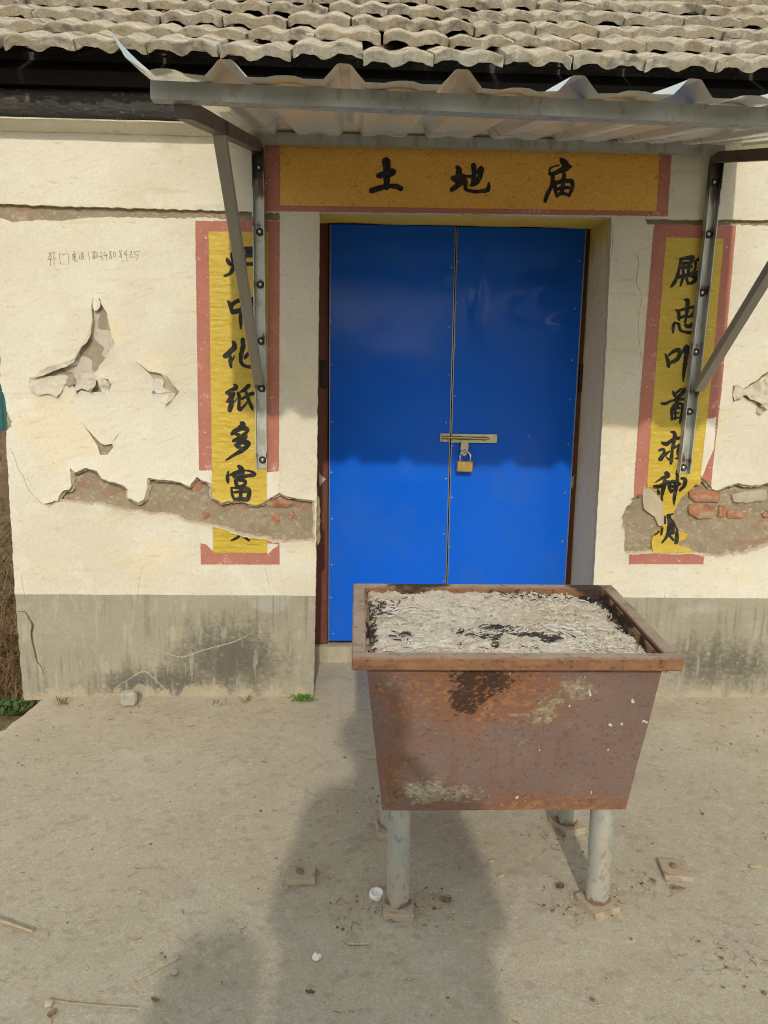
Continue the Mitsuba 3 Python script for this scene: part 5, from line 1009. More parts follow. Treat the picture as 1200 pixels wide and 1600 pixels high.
# ------------------------------------------------------------------ torn paper and lifted plaster
def flap(poly, base, amp, hinge, seed, res=0.005, wr=1.0):
    """A curling scrap: its depth grows away from the hinge line (two points), with wrinkles."""
    (hx, hz), (kx, kz) = hinge
    L = math.hypot(kx - hx, kz - hz)

    def fn(x, z):
        d = np.abs((kx - hx) * (hz - z) - (hx - x) * (kz - hz)) / L
        dmax = max(d.max(), 1e-6)
        return base - amp * (d / dmax) ** 1.5 - wr * (0.018 * np.abs(fb(x, z, 24, 2, seed)) + 0.008 * fb(x, z, 60, 2, seed + 1))
    m = sheet(poly, res, fn, bstep=res)
    back = m.copy()
    back.vertices[:, 1] += 0.0012
    back.invert()
    return cat([m, back])


P1 = thing("torn_poster", "large torn grey patterned paper remnant peeling off the cream wall left of the door", "paper scrap")
put("printed_layer", sheet(t1.buffer(0.004), 0.006, lambda x, z: 0.021 + 0.006 * fb(x, z, 14, 2, 111)), "printed_paper", P1, smooth=True)
J = lambda n, a=0.0015, s=1: Polygon(jag(TR[n], a, s, 0.004)).buffer(0)
put("lower_flap", flap(J("tear1_low", 0.002, 120), 0.004, 0.022, ((TR["tear1_low"][2][0], TR["tear1_low"][2][1]), (TR["tear1_low"][5][0], TR["tear1_low"][5][1])), 121, 0.005, 1.7), "paper", P1, smooth=True)
put("middle_flap", flap(J("tear1_mid", 0.002, 122), 0.002, 0.020, ((TR["tear1_mid"][0][0], TR["tear1_mid"][0][1]), (TR["tear1_mid"][3][0], TR["tear1_mid"][3][1])), 123, 0.005, 1.7), "printed_paper", P1, smooth=True)
put("curled_scrap", flap(J("tear1_bit", 0.002, 124), 0.0, 0.024, ((TR["tear1_bit"][0][0], TR["tear1_bit"][0][1]), (TR["tear1_bit"][7][0], TR["tear1_bit"][7][1])), 125, 0.005, 1.7), "paper", P1, smooth=True)
put("white_tip", flap(J("tear1_top", 0.001, 126), 0.000, 0.006, ((TR["tear1_top"][4][0], TR["tear1_top"][4][1]), (TR["tear1_top"][5][0], TR["tear1_top"][5][1])), 127), "white_wash", P1, smooth=True)
lip = J("tear1_lip", 0.002, 128)
put("lifted_edge", flap(lip, -0.004, 0.012, ((TR["tear1"][-1][0] - 0.03, TR["tear1"][-1][1]), (TR["tear1"][22][0] - 0.03, TR["tear1"][22][1] + 0.02)), 129), "paper", P1, smooth=True)
P2 = thing("paper_scrap", "small torn white paper with blue print on the cream wall beside the left couplet", "paper scrap")
put("underlayer", sheet(t2.buffer(0.004), 0.006, lambda x, z: 0.012 + 0.004 * fb(x, z, 20, 2, 131)), "tan_coat", P2, smooth=True)
put("printed_piece", flap(J("tear2_scrap", 0.001, 132), 0.002, 0.010, ((TR["tear2_scrap"][0][0], TR["tear2_scrap"][0][1]), (TR["tear2_scrap"][1][0], TR["tear2_scrap"][1][1])), 133), "blue_print", P2, smooth=True)
put("lifted_edge", flap(J("tear2_lip", 0.001, 134), -0.001, 0.016, ((TR["tear2_lip"][6][0], TR["tear2_lip"][6][1]), (TR["tear2_lip"][4][0], TR["tear2_lip"][4][1])), 135), "tan_coat", P2, smooth=True)
put("hanging_tip", flap(J("tear2_flap", 0.001, 136), 0.0, 0.026, ((TR["tear2_flap"][0][0], TR["tear2_flap"][0][1]), (TR["tear2_flap"][1][0], TR["tear2_flap"][1][1])), 137), "paper", P2, smooth=True)
P3 = thing("peeling_paper", "crumpled peeling paper remnant on the cream wall right of the right couplet", "paper scrap")
put("underlayer", sheet(t4.buffer(0.004), 0.006, lambda x, z: 0.024 + 0.004 * fb(x, z, 20, 2, 141)), "tan_coat", P3, smooth=True)
put("crumpled_sheet", flap(J("torn_right", 0.006, 142).buffer(-0.003), -0.002, 0.026, ((TR["torn_right"][1][0], TR["torn_right"][1][1] + 0.02), (TR["torn_right"][5][0], TR["torn_right"][5][1] + 0.02)), 143, 0.004, 2.6), "paper", P3, smooth=True)
put("hanging_tip", flap(J("torn_right_b", 0.002, 144), 0.0, 0.022, ((TR["torn_right_b"][0][0], TR["torn_right_b"][0][1]), (TR["torn_right_b"][3][0], TR["torn_right_b"][3][1])), 145), "tan_coat", P3, smooth=True)
for nm, x, lab in (("paper_corner", -0.186, "small pink and white paper corner stuck on the left door frame"), ("paper_corner", 1.050, "small pink and white paper corner stuck on the right door frame")):
    s = 1 if x < 0 else -1
    one(nm, flap(Polygon([(x, 0.945), (x + s * 0.034, 0.912), (x + s * 0.004, 0.876)]), 0.452, 0.006, ((x, 0.94), (x, 0.88)), 150), "paper", lab, "paper scrap", smooth=True)

# ------------------------------------------------------------------ metal canopy
CN = thing("metal_canopy", "corrugated metal canopy on steel brackets over the blue door", "canopy")


def can_z(x, y):
    t = np.clip(-y / 1.38, -0.05, 1.1)
    back, frt = 2.326, 2.046 - 0.0157 * (x + 0.467)
    return back + (frt - back) * t


prof_x, prof_h = [], []
for k in range(-1, 9):
    c = -0.2866 + 0.2508 * k
    for dx, h in ((-0.044, 0), (-0.029, 0.018), (-0.016, 0.035), (-0.011, 0.038), (0.011, 0.038), (0.016, 0.035), (0.029, 0.018), (0.044, 0), (0.085, 0.0), (0.105, 0.006), (0.125, 0.007), (0.145, 0.006), (0.165, 0.0)):
        x = c + dx
        if x < -0.545 or x > 1.55:
            continue
        prof_x.append(x)
        prof_h.append(h)
prof_x, prof_h = np.array(prof_x), np.array(prof_h)
ysr = np.concatenate([np.linspace(-1.502, -1.36, 8), np.linspace(-1.28, 0.0, 14)])
XX, YY = np.meshgrid(prof_x, ysr)
bend = np.exp(-(YY + 1.502) / 0.06)
wav = meshkit.fbm(np.stack([XX * 6, YY * 3, XX * 0], -1), 3, 3) - 0.5
ZZ = can_z(XX, YY) + 0.004 + 0.88 * prof_h[None] + 0.010 * wav * bend + 0.004 * (meshkit.fbm(np.stack([XX * 2, YY * 3, XX * 0 + 5], -1), 2, 6) - 0.5)
YY = YY + 0.016 * (meshkit.fbm(np.stack([XX * 14, XX * 0, XX * 0], -1), 2, 8) - 0.5) * bend
# the loose left rib bends upward
lf = np.clip((-0.455 - XX) / 0.09, 0, 1)
ZZ = ZZ + lf * 0.058 * np.exp(-(YY + 1.502) / 0.30)
idx = np.arange(XX.size).reshape(XX.shape)
f = np.concatenate([np.stack([idx[:-1, :-1], idx[1:, 1:], idx[:-1, 1:]], -1).reshape(-1, 3), np.stack([idx[:-1, :-1], idx[1:, :-1], idx[1:, 1:]], -1).reshape(-1, 3)])
put("roof_sheet", trimesh.Trimesh(np.stack([XX, YY, ZZ], -1).reshape(-1, 3), f, process=False), "sheet_coat", CN, smooth=25, label="thin corrugated sheet, pale blue above and grey white below")


def channel(p0, p1, w, h, t=0.003, open_to=(0, 1, 0), lip=0.0):
    """A U channel from p0 to p1: web of width h, flanges of depth w pointing to open_to."""
    p0, p1 = np.array(p0, float), np.array(p1, float)
    d = (p1 - p0)
    L = np.linalg.norm(d)
    d /= L
    o = np.array(open_to, float)
    o -= np.dot(o, d) * d
    o /= np.linalg.norm(o)
    s = np.cross(d, o)
    poly = Polygon([(-h / 2, 0), (h / 2, 0), (h / 2, w), (h / 2 - t, w), (h / 2 - t, t), (-h / 2 + t, t), (-h / 2 + t, w), (-h / 2, w)])
    m = trimesh.creation.extrude_polygon(poly, L, engine="earcut")
    T = np.eye(4)
    T[:3, 0], T[:3, 1], T[:3, 2], T[:3, 3] = s, o, d, p0
    m.apply_transform(T)
    return m


xl, xr = -0.470, 1.485
put("front_bar", channel((xl, -1.400, can_z(xl, -1.40) - 0.0175), (xr, -1.400, can_z(xr, -1.40) - 0.0175), 0.034, 0.038), "galvanised", CN)
put("back_bar", channel((-0.385, -0.064, 2.3025), (1.432, -0.064, 2.3035), 0.034, 0.038), "galvanised", CN)
for x in (-0.405, 1.418):
    dz = -0.0157 * (x + 0.467)
    put("side_arm", beam((x, -0.012, 2.283), (x, -1.370, 1.995 + dz), 0.040, 0.040), "brown_arm", CN)
    put("brace", beam((x + (0.0 if x < 0 else -0.012), -0.052, 1.372), (x, -0.885, 2.088 + dz * 0.6), 0.036, 0.036), "brace_steel", CN)
for x0, x1, bolts in ((-0.4005, -0.3995, TR["boltL"]), (1.420, 1.385, TR["boltR"])):
    ps = put("post", channel((x1, -0.005, 1.014), (x0, -0.005, 2.275), 0.036, 0.046, open_to=(0, -1, 0)), "sooty_post", CN, label="soot marked steel channel bolted to the wall")
    for q in bolts:
        z = q[1]
        x = x1 + (x0 - x1) * (z - 1.014) / 1.26 + 0.002
        put("washer", cyl((x, -0.0105, z), (x, -0.0125, z), 0.0155, 16), "dark_washer", ps)
        bl_ = trimesh.creation.icosphere(2, 0.0085)
        bl_.apply_scale([1, 0.8, 1])
        bl_.apply_translation([x, -0.0145, z])
        put("bolt", bl_, "bolt_steel", ps, smooth=True)

# ------------------------------------------------------------------ incense burner
IB = thing("incense_burner", "rusty trapezoid metal incense burner on four pipe legs before the door", "incense burner")


def rz(y):                                                                     # the rim rises a little towards the wall
    return 0.74 + (y + 1.518) * (0.035 / 0.556)


def quadbox(bottom, top):
    return trimesh.convex.convex_hull(np.array(list(bottom) + list(top)))


x0, x1, y0, y1 = -0.010, 0.792, -1.518, -0.962
W_, Hh = 0.036, 0.032
rims = []
for a, b in (((x0, x1), (y0, y0 + W_)), ((x0, x1), (y1 - W_, y1)), ((x0, x0 + W_), (y0 + W_ + 0.0012, y1 - W_ - 0.0012)), ((x1 - W_, x1), (y0 + W_ + 0.0012, y1 - W_ - 0.0012))):
    m = cbox(a[0], a[1], b[0], b[1], -Hh, 0, 0.003).subdivide_to_size(0.05)
    m.vertices[:, 2] += rz(m.vertices[:, 1])
    rims.append(rough_up(m, 0.0012, 30))
RM = put("rim", cat(rims), "rusty_rim", IB, smooth=35, label="flat rusty rim dusted with ash")
# tub walls, slanting inward to a smaller bottom
t_out = [(0.026, -1.488), (0.754, -1.488), (0.762, -0.985), (0.018, -0.985)]
b_out = [(0.071, -1.440), (0.705, -1.440), (0.712, -1.010), (0.068, -1.010)]
zt, zb_ = [rz(p[1]) - 0.034 for p in t_out], 0.300
walls = []
for i in range(4):
    j = (i + 1) % 4
    n = np.array([0.42, -1.23])
    q = []
    for p_, z in ((t_out[i], zt[i]), (t_out[j], zt[j]), (b_out[j], zb_), (b_out[i], zb_)):
        p_ = np.array(p_)
        inn = p_ + (n - p_) * 0.012
        q += [(*p_, z), (*inn, z)]
    walls.append(trimesh.convex.convex_hull(np.array(q)).subdivide_to_size(0.03))
walls.append(quadbox([(*p, zb_ + 0.001) for p in b_out], [(*p, zb_ + 0.006) for p in b_out]))
tub = cat(walls)
tub.vertices[:, 1] += 0.006 * (meshkit.fbm(tub.vertices * 5, 2, 3) - 0.5)
tub.vertices += 0.002 * (np.stack([meshkit.fbm(tub.vertices * 40 + k, 2, 4 + k) for k in range(3)], -1) - 0.5)
put("tub", tub, "rusty_tub", IB, smooth=35, label="rusty red painted tub with flaking scabs")
lin = []
for i in range(4):
    j = (i + 1) % 4
    n = np.array([0.40, -1.24])
    q = []
    for p_, dz in ((t_out[i], rz(t_out[i][1]) - 0.006), (t_out[j], rz(t_out[j][1]) - 0.006), (b_out[j], 0.5), (b_out[i], 0.5)):
        p_ = np.array(p_)
        inn = n + (p_ - n) * 0.975
        inn2 = n + (p_ - n) * 0.965
        q += [(*inn, dz), (*inn2, dz)]
    lin.append(trimesh.convex.convex_hull(np.array(q)))
put("inner_face", cat(lin), "scorched_inside", IB)
for lx, lyy in ((0.119, -1.408), (0.658, -1.402), (0.676, -1.025), (0.110, -1.040)):
    lg = put("leg", cyl((lx, lyy, 0.004), (lx - 0.002, lyy, 0.302), 0.0305, 32), "pipe_leg", IB, smooth=40)
    yaw = SEED.uniform(-0.25, 0.1) if lx < 0.3 else 0.35
    pl_ = cbox(-0.040, 0.040, -0.050, 0.042, -0.004, 0.016, 0.002).subdivide_to_size(0.03)
    pl_.apply_transform(trimesh.transformations.rotation_matrix(yaw, [0, 0, 1]))
    pl_.apply_translation([lx, lyy - 0.004, 0])
    put("base_plate", rough_up(pl_, 0.002, 40), "dusty_plate", lg)
    ring = []
    rg = np.random.default_rng(int(lx * 1000))
    for k in range(16):
        a = rg.uniform(0, 2 * math.pi)
        s = trimesh.creation.icosphere(0, rg.uniform(0.002, 0.005))
        s.apply_scale([1, 1, rg.uniform(0.5, 1.3)])
        s.apply_translation([lx + 0.033 * math.cos(a), lyy + 0.033 * math.sin(a), 0.016 + rg.uniform(0, 0.010)])
        ring.append(s)
    put("rust_bead", cat(ring), "rust_scale", lg, kind="stuff")

# ash
nx, ny = 150, 100
ax, ay = np.meshgrid(np.linspace(0.012, 0.770, nx), np.linspace(-1.492, -0.990, ny))


def ash_z(x, y):
    x, y = np.asarray(x, float), np.asarray(y, float)
    s = np.stack([x, y, x * 0], -1)
    z = rz(y) - 0.031 + 0.026 * (meshkit.fbm(s * 6, 3, 3) - 0.5) + 0.020 * (meshkit.fbm(s * 26, 3, 5) - 0.5)
    z = z + 0.010 * np.exp(-((x - 0.22) / 0.13) ** 2 - ((y + 1.02) / 0.08) ** 2)                 # heaped at the back
    z = z + 0.020 * np.exp(-((x - 0.36) / 0.25) ** 2 - ((y + 1.40) / 0.12) ** 2) + 0.012
    return z - 0.030 * np.exp(-((0.775 - x) / 0.05)) - 0.020 * np.exp(-((x - 0.01) / 0.04))


az = ash_z(ax, ay) + 0.010 * (meshkit.fbm(np.stack([ax * 80, ay * 80, ax * 0], -1), 3, 6) - 0.5)
idx = np.arange(ax.size).reshape(ax.shape)
f = np.concatenate([np.stack([idx[:-1, :-1], idx[:-1, 1:], idx[1:, 1:]], -1).reshape(-1, 3), np.stack([idx[:-1, :-1], idx[1:, 1:], idx[1:, :-1]], -1).reshape(-1, 3)])
put("ash_bed", trimesh.Trimesh(np.stack([ax, ay, az], -1).reshape(-1, 3), f, process=False), "ash", smooth=True, kind="stuff", label="pale grey and tan ash filling the incense burner")
ra = np.random.default_rng(21)


def curls(centres, n, r0, r1, lmin, lmax, lift=0.004, bendy=1.0):
    ms = []
    for cx, cy, rx, ry, cnt, ang in centres:
        for _ in range(cnt):
            x, y = cx + ra.normal() * rx, cy + ra.normal() * ry
            if not (0.03 < x < 0.755 and -1.475 < y < -1.0):
                continue
            a = ang + ra.normal() * 0.8
            L = ra.uniform(lmin, lmax)
            k = ra.normal() * 22 * bendy
            p = np.array([x, y])
            pts = []
            tilt = ra.uniform(-0.15, 0.35)
            for i in range(5):
                pts.append((p[0], p[1]))
                p = p + L / 4 * np.array([math.cos(a), math.sin(a)])
                a += k * L / 4
            pts = np.array(pts)
            zz_ = ash_z(pts[:, 0], pts[:, 1]) + lift + ra.uniform(0, 0.010) + np.linspace(0, L * tilt, 5)
            inside = (pts[:, 0] > 0.02) & (pts[:, 0] < 0.765) & (pts[:, 1] > -1.485) & (pts[:, 1] < -0.995)
            if not inside.all():
                continue
            zz_ = np.minimum(zz_, rz(pts[:, 1]) - 0.004)
            ms.append(tube(np.column_stack([pts, zz_]), ra.uniform(r0, r1), 4, caps=False))
    return cat(ms)


put("incense_ash", curls([(0.22, -1.43, 0.075, 0.025, 150, 0.3), (0.44, -1.43, 0.07, 0.025, 70, 0.2), (0.37, -1.35, 0.045, 0.025, 110, 0.6), (0.55, -1.32, 0.05, 0.035, 100, -0.2), (0.62, -1.43, 0.06, 0.02, 80, 0.4), (0.13, -1.20, 0.04, 0.03, 60, 0.5),
                          (0.45, -1.10, 0.16, 0.05, 35, 0.2), (0.66, -1.10, 0.06, 0.05, 30, 0.9)], 0, 0.0008, 0.0015, 0.012, 0.038), "white_ash", smooth=True, kind="stuff", label="white curled ash of burnt incense sticks lying on the ash bed")
put("charred_stick", curls([(0.42, -1.375, 0.045, 0.013, 420, 0.5), (0.40, -1.425, 0.03, 0.010, 160, 0.2), (0.37, -1.31, 0.018, 0.010, 110, 0.4), (0.36, -1.425, 0.05, 0.012, 150, 0.2), (0.27, -1.335, 0.02, 0.014, 12, 0.4), (0.40, -1.40, 0.05, 0.012, 70, 0.3), (0.035, -1.30, 0.008, 0.10, 90, 1.4), (0.06, -1.14, 0.03, 0.04, 45, 1.0), (0.71, -1.03, 0.02, 0.015, 70, 0.5), (0.73, -1.2, 0.015, 0.12, 45, 1.4), (0.11, -1.36, 0.02, 0.015, 14, -0.4), (0.55, -1.04, 0.15, 0.02, 40, 0.2)], 0, 0.0011, 0.0023, 0.008, 0.022, bendy=0.6), "charcoal", smooth=True, kind="stuff", label="black charred incense and paper bits on the ash bed")
lm = []
for _ in range(1100):
    x, y = ra.uniform(0.02, 0.76), ra.uniform(-1.48, -0.995)
    if ra.random() > 0.10 + 0.5 * (x > 0.55) + 0.4 * (x < 0.12) + 0.35 * (y > -1.12):
        continue
    s = trimesh.creation.icosphere(0, ra.uniform(0.0012, 0.0050))
    s.vertices *= ra.uniform(0.6, 1.4, (len(s.vertices), 1)) * [1, 1, 0.8]
    s.apply_translation([x, y, float(ash_z(x, y)) + 0.002])
    lm.append(s)
put("ash_lump", cat(lm), "ash", kind="stuff", label="crumbled lumps of ash strewn over the ash bed")

# ------------------------------------------------------------------ small things on the ground
LI = TR["litter"]


def lump(r, seed, squash=(1, 1, 0.7), sub=2):
    m = trimesh.creation.icosphere(sub, r)
    m.vertices *= np.array(squash)
    return rough_up(m, r * 0.35, 1.2 / r, seed)


x, y = LI["stone"]
st = cbox(-0.032, 0.034, -0.026, 0.026, 0, 0.060, 0.010).subdivide_to_size(0.012)
st.apply_transform(trimesh.transformations.rotation_matrix(0.25, [0, 0, 1]))
st = rough_up(st, 0.006, 35, 3)
st.apply_translation([x, y + 0.02, -0.002])
one("stone", st, "stone", "fist sized grey stone on the concrete against the wall's foot", "stone", smooth=40)


def weed(x, y, n, h, spread, m_, seed, z0=0.0, leaf_w=0.008):
    rg = np.random.default_rng(seed)
    ms = []
    for _ in range(n):
        a = rg.uniform(0, 2 * math.pi)
        L = h * rg.uniform(0.5, 1.1)
        tilt = rg.uniform(0.2, 1.2)
        base = np.array([x, y, z0]) + np.array([rg.normal() * spread * 0.35, rg.normal() * spread * 0.25, 0])
        d = np.array([math.cos(a) * math.sin(tilt), math.sin(a) * math.sin(tilt), math.cos(tilt)])
        s = np.array([-math.sin(a), math.cos(a), 0])
        w = leaf_w * rg.uniform(0.6, 1.2)
        pts = [base + d * L * t + np.array([0, 0, -0.35 * L * t * t]) for t in (0, 0.35, 0.7, 1.0)]
        ws = [w * 0.35, w, w * 0.8, w * 0.05]
        v = []
        for q, k in zip(pts, ws):
            v += [q - s * k / 2, q + s * k / 2 + np.array([0, 0, 0.1 * k])]
        f = []
        for i in range(3):
            f += [[2 * i, 2 * i + 1, 2 * i + 3], [2 * i, 2 * i + 3, 2 * i + 2]]
        m = trimesh.Trimesh(np.array(v), np.array(f), process=False)
        m.vertices[:, 2] = np.maximum(m.vertices[:, 2], z0 + 0.001)
        ms.append(m)
    return cat(ms)


one("weed", weed(*LI["weed"], 90, 0.045, 0.055, "leaf_bright", 31, leaf_w=0.010), "leaf_bright", "little bright green weed at the wall's foot left of the door", "weed")
one("dry_weed", weed(*LI["sprig1"], 14, 0.060, 0.035, "", 32, leaf_w=0.006), "dry_leaf", "withered sprig on the concrete near the wall's left corner", "weed")
one("dry_weed", weed(*LI["sprig2"], 16, 0.055, 0.030, "", 33, leaf_w=0.003), "dry_leaf", "thin dry twigs standing at the wall's foot nearest the green weed", "weed")
one("dry_weed", weed(*LI["sprig3"], 26, 0.028, 0.080, "", 34, leaf_w=0.003), "dry_leaf", "flat dry grass tuft at the wall's foot, between stone and thin twigs", "weed")
wk = one("ground_ivy", weed(-1.50, -0.03, 120, 0.07, 0.12, "", 35, -0.05, 0.026), "leaf_green", "broad leaved green weeds at the left corner of the wall", "weed")
wk = one("ground_ivy", weed(-1.57, -0.20, 80, 0.06, 0.11, "", 36, -0.06, 0.026), "leaf_green", "broad leaved green weeds at the apron's left edge, lower clump", "weed")

x, y = LI["ring"]
rg_ = [(x + 0.017 * math.cos(a), y + 0.017 * math.sin(a)) for a in np.linspace(0, 2 * math.pi, 25)]
rv = trimesh.creation.revolve(np.array([(0.011, 0.002), (0.0195, 0.0), (0.0205, 0.004), (0.0195, 0.012), (0.0165, 0.014), (0.0135, 0.012), (0.0125, 0.006), (0.0, 0.005), (0.0, 0.002), (0.011, 0.002)]), sections=32)
rv.apply_transform(trimesh.transformations.rotation_matrix(0.12, [1, 0, 0]))
rv.apply_translation([x, y, 0.002])
one("bottle_cap", rv, "white_plastic", "white plastic ring cap on the ground beside the front left burner leg", "cap", smooth=40)


def plate(x, y, w, d, rot, label):
    k = thing("anchor_plate", label, "plate")
    m = cbox(-w / 2, w / 2, -d / 2, d / 2, -0.003, 0.012, 0.002).subdivide_to_size(0.03)
    m.apply_transform(trimesh.transformations.rotation_matrix(rot, [0, 0, 1]))
    m.apply_translation([x, y, 0.001])
    put("base", rough_up(m, 0.0018, 30, 4), "dusty_plate", k)
    put("stub", lump(0.011, 5, (1, 1, 1.0)).apply_translation([x - 0.004, y + 0.006, 0.012]), "rust_scale", k)
    for q in range(3):
        put("rust_flake", lump(0.006, 8 + q, (1.6, 0.8, 0.4), 1).apply_translation([x - 0.02 + 0.02 * q, y + 0.015 * (q - 1), 0.009]), "rust_scale", k)


plate(*LI["plateL"], 0.082, 0.072, 0.03, "square steel anchor plate set in the concrete left of the burner")
plate(*LI["plateR"], 0.080, 0.085, -0.12, "square steel anchor plate with dirt round it right of the burner")


def scrap(key, sx, sy, rot, m_, name, label, cat_, h=0.006, seed=1):
    x, y = LI[key]
    u, v = np.meshgrid(np.linspace(-1, 1, 7), np.linspace(-1, 1, 5))
    P = np.stack([u * sx / 2 * (1 - 0.25 * v * v), v * sy / 2 * (1 - 0.45 * u * u), 0.004 + h * meshkit.fbm(np.stack([u * 2 + seed, v * 2, u * 0], -1), 2, seed)], -1).reshape(-1, 3)
    idx = np.arange(35).reshape(5, 7)
    f = np.concatenate([np.stack([idx[:-1, :-1], idx[:-1, 1:], idx[1:, 1:]], -1).reshape(-1, 3), np.stack([idx[:-1, :-1], idx[1:, 1:], idx[1:, :-1]], -1).reshape(-1, 3)])
    m = trimesh.Trimesh(P, f, process=False)
    b = m.copy()
    b.vertices[:, 2] -= 0.0012
    b.invert()
    m = cat([m, b])
    m.apply_transform(trimesh.transformations.rotation_matrix(rot, [0, 0, 1]))
    m.apply_translation([x, y, 0])
    return one(name, m, m_, label, cat_)


def sliver(key, L, w, rot, m_, name, label, cat_, h=0.005):
    x, y = LI[key]
    m = cbox(-L / 2, L / 2, -w / 2, w / 2, -0.001, h, min(0.0015, w / 4)).subdivide_to_size(max(L / 5, 0.008))
    m = rough_up(m, w * 0.15, 60, int(L * 1e4) % 17)
    m.apply_transform(trimesh.transformations.rotation_matrix(rot, [0, 0, 1]))
    m.apply_translation([x, y, 0.002])
    return one(name, m, m_, label, cat_)


scrap("crumple", 0.024, 0.020, 0.5, "white_plastic", "paper_bit", "tiny crumpled white paper on the shadowed ground before the burner", "litter", 0.016, 3)
one("pebble", lump(0.009, 7).apply_translation([*LI["pebble"], 0.006]), "stone", "small grey pebble on the ground where the round head shadow begins", "pebble", smooth=True)
one("pebble", lump(0.010, 9, (1, 1.2, 0.6)).apply_translation([*LI["cap"], 0.005]), "pale_filler", "pale flat pebble at the end of the long straw, bottom left", "pebble", smooth=True)
one("pebble", lump(0.010, 12, (1.2, 1, 0.6)).apply_translation([*LI["chip1"], 0.005]), "dusty_plate", "brown pebble on the sunlit ground right of the burner near the wall", "pebble", smooth=True)
scrap("leaf1", 0.024, 0.010, -0.4, "dry_leaf", "dry_leaf", "dark curled dry leaf at the bottom, in the shadow's left part", "leaf", 0.008, 5)
scrap("leaf2", 0.024, 0.009, -0.1, "dry_leaf", "dry_leaf", "dark dry leaf in the wide shadow at the bottom, below the crumpled paper", "leaf", 0.008, 6)
scrap("leaf3", 0.040, 0.012, -0.2, "dry_leaf", "dry_leaf", "dry leaf lying at the front edge of the right anchor plate", "leaf", 0.012, 7)
scrap("leaf4", 0.018, 0.016, 0.7, "rust_scale", "dry_leaf", "reddish dry leaf in the bottom left, below the pale flat pebble", "leaf", 0.008, 8)
scrap("leaf5", 0.030, 0.020, 0.7, "dry_leaf", "dry_leaf", "dry leaf beside the foot of the front right burner leg", "leaf", 0.012, 9)
scrap("rust1", 0.036, 0.020, -0.5, "dry_leaf", "dry_leaf", "brown crumpled dry leaf between the two front legs of the burner", "leaf", 0.014, 10)
sliver("sliver1", 0.028, 0.008, 0.0, "straw_pale", "wood_chip", "pale wood chip on the ground left of the burner's tub", "litter")
sliver("sliver2", 0.034, 0.010, -0.1, "straw_pale", "wood_chip", "pale orange wood chip on the ground at the far right", "litter")
sliver("sliver3", 0.020, 0.008, 0.1, "straw_pale", "wood_chip", "pale chip on sunlit ground between the legs, farther from the camera", "litter")
sliver("sliver4", 0.018, 0.012, 0.5, "straw_pale", "wood_chip", "pale chip on sunlit ground between the legs, nearer the camera", "litter")
sliver("wood", 0.055, 0.012, 0.02, "dusty_concrete", "wood_stick", "short wood piece half sunk in the shadowed ground below the cap", "stick", 0.004)
sliver("plank", 0.115, 0.020, 0.72, "dusty_concrete", "wood_strip", "dusty flat strip on the ground beside the round head shadow", "stick", 0.0006)
sk = [(a[0], a[1], 0.010) for a in TR["stick"]]
one("bamboo_stick", tube(sk, [0.0045, 0.0042, 0.0034], 8), "straw_pale", "thin pale stick lying on the ground at the left edge", "stick", smooth=True)
sk = [(a[0], a[1], 0.006) for a in TR["string"]]
one("long_straw", tube(sk, 0.0011, 6), "straw_pale", "long pale straw on the ground at the bottom left", "straw", smooth=True)
# crumbs, straws and grit too small and many to count
rb = np.random.default_rng(77)
ms, ms2, ms3 = [], [], []
clusters = [(0.62, -1.10, 0.05), (0.66, -1.40, 0.05), (0.60, -1.42, 0.05), (0.119, -1.42, 0.05), (0.82, -1.33, 0.06), (0.20, -1.40, 0.05), (0.95, -1.6, 0.08), (-0.9, -0.03, 0.2), (-0.4, -0.06, 0.2), (0.02, -0.9, 0.1), (1.2, -0.05, 0.3), (-0.02, -1.40, 0.06), (-1.2, -0.4, 0.2), (-0.17, -1.28, 0.05)]
for k in range(1900):
    if k < 1100:
        x, y = rb.uniform(-1.5, 2.2), rb.uniform(-2.4, 0.35)
    else:
        c = clusters[k % len(clusters)]
        x, y = c[0] + rb.normal() * c[2], c[1] + rb.normal() * c[2] * 0.7
    if y > -0.01 and not (-0.15 < x < 1.0):
        continue
    if x < -1.36 + 0.16 * (y + 0.1):
        continue
    t = rb.random()
    if t < 0.42:
        L, a = rb.uniform(0.006, 0.030), rb.uniform(0, math.pi)
        p = np.array([x, y, 0.004])
        d = np.array([math.cos(a), math.sin(a), 0.06]) * L / 2
        b = np.array([-math.sin(a), math.cos(a), 0]) * L * rb.normal() * 0.12
        (ms if rb.random() < 0.6 else ms2).append(tube([p - d, p + b, p + d], rb.uniform(0.0005, 0.0011), 4, caps=False))
    else:
        s = trimesh.creation.icosphere(0, rb.uniform(0.001, 0.0038) * (1.6 if rb.random() < 0.08 else 1))
        s.vertices *= rb.uniform(0.6, 1.4, (12, 1)) * [1.2, 1, 0.6]
        s.apply_translation([x, y, 0.003])
        (ms3 if rb.random() < 0.6 else ms2).append(s)
put("straw_bits", cat(ms), "straw_pale", kind="stuff", label="short pale straw bits strewn over the concrete")
put("dark_crumbs", cat(ms2), "dry_leaf", kind="stuff", label="dark leaf crumbs strewn over the concrete")
put("grit", cat(ms3), "pale_filler", kind="stuff", label="pale grit strewn over the concrete")

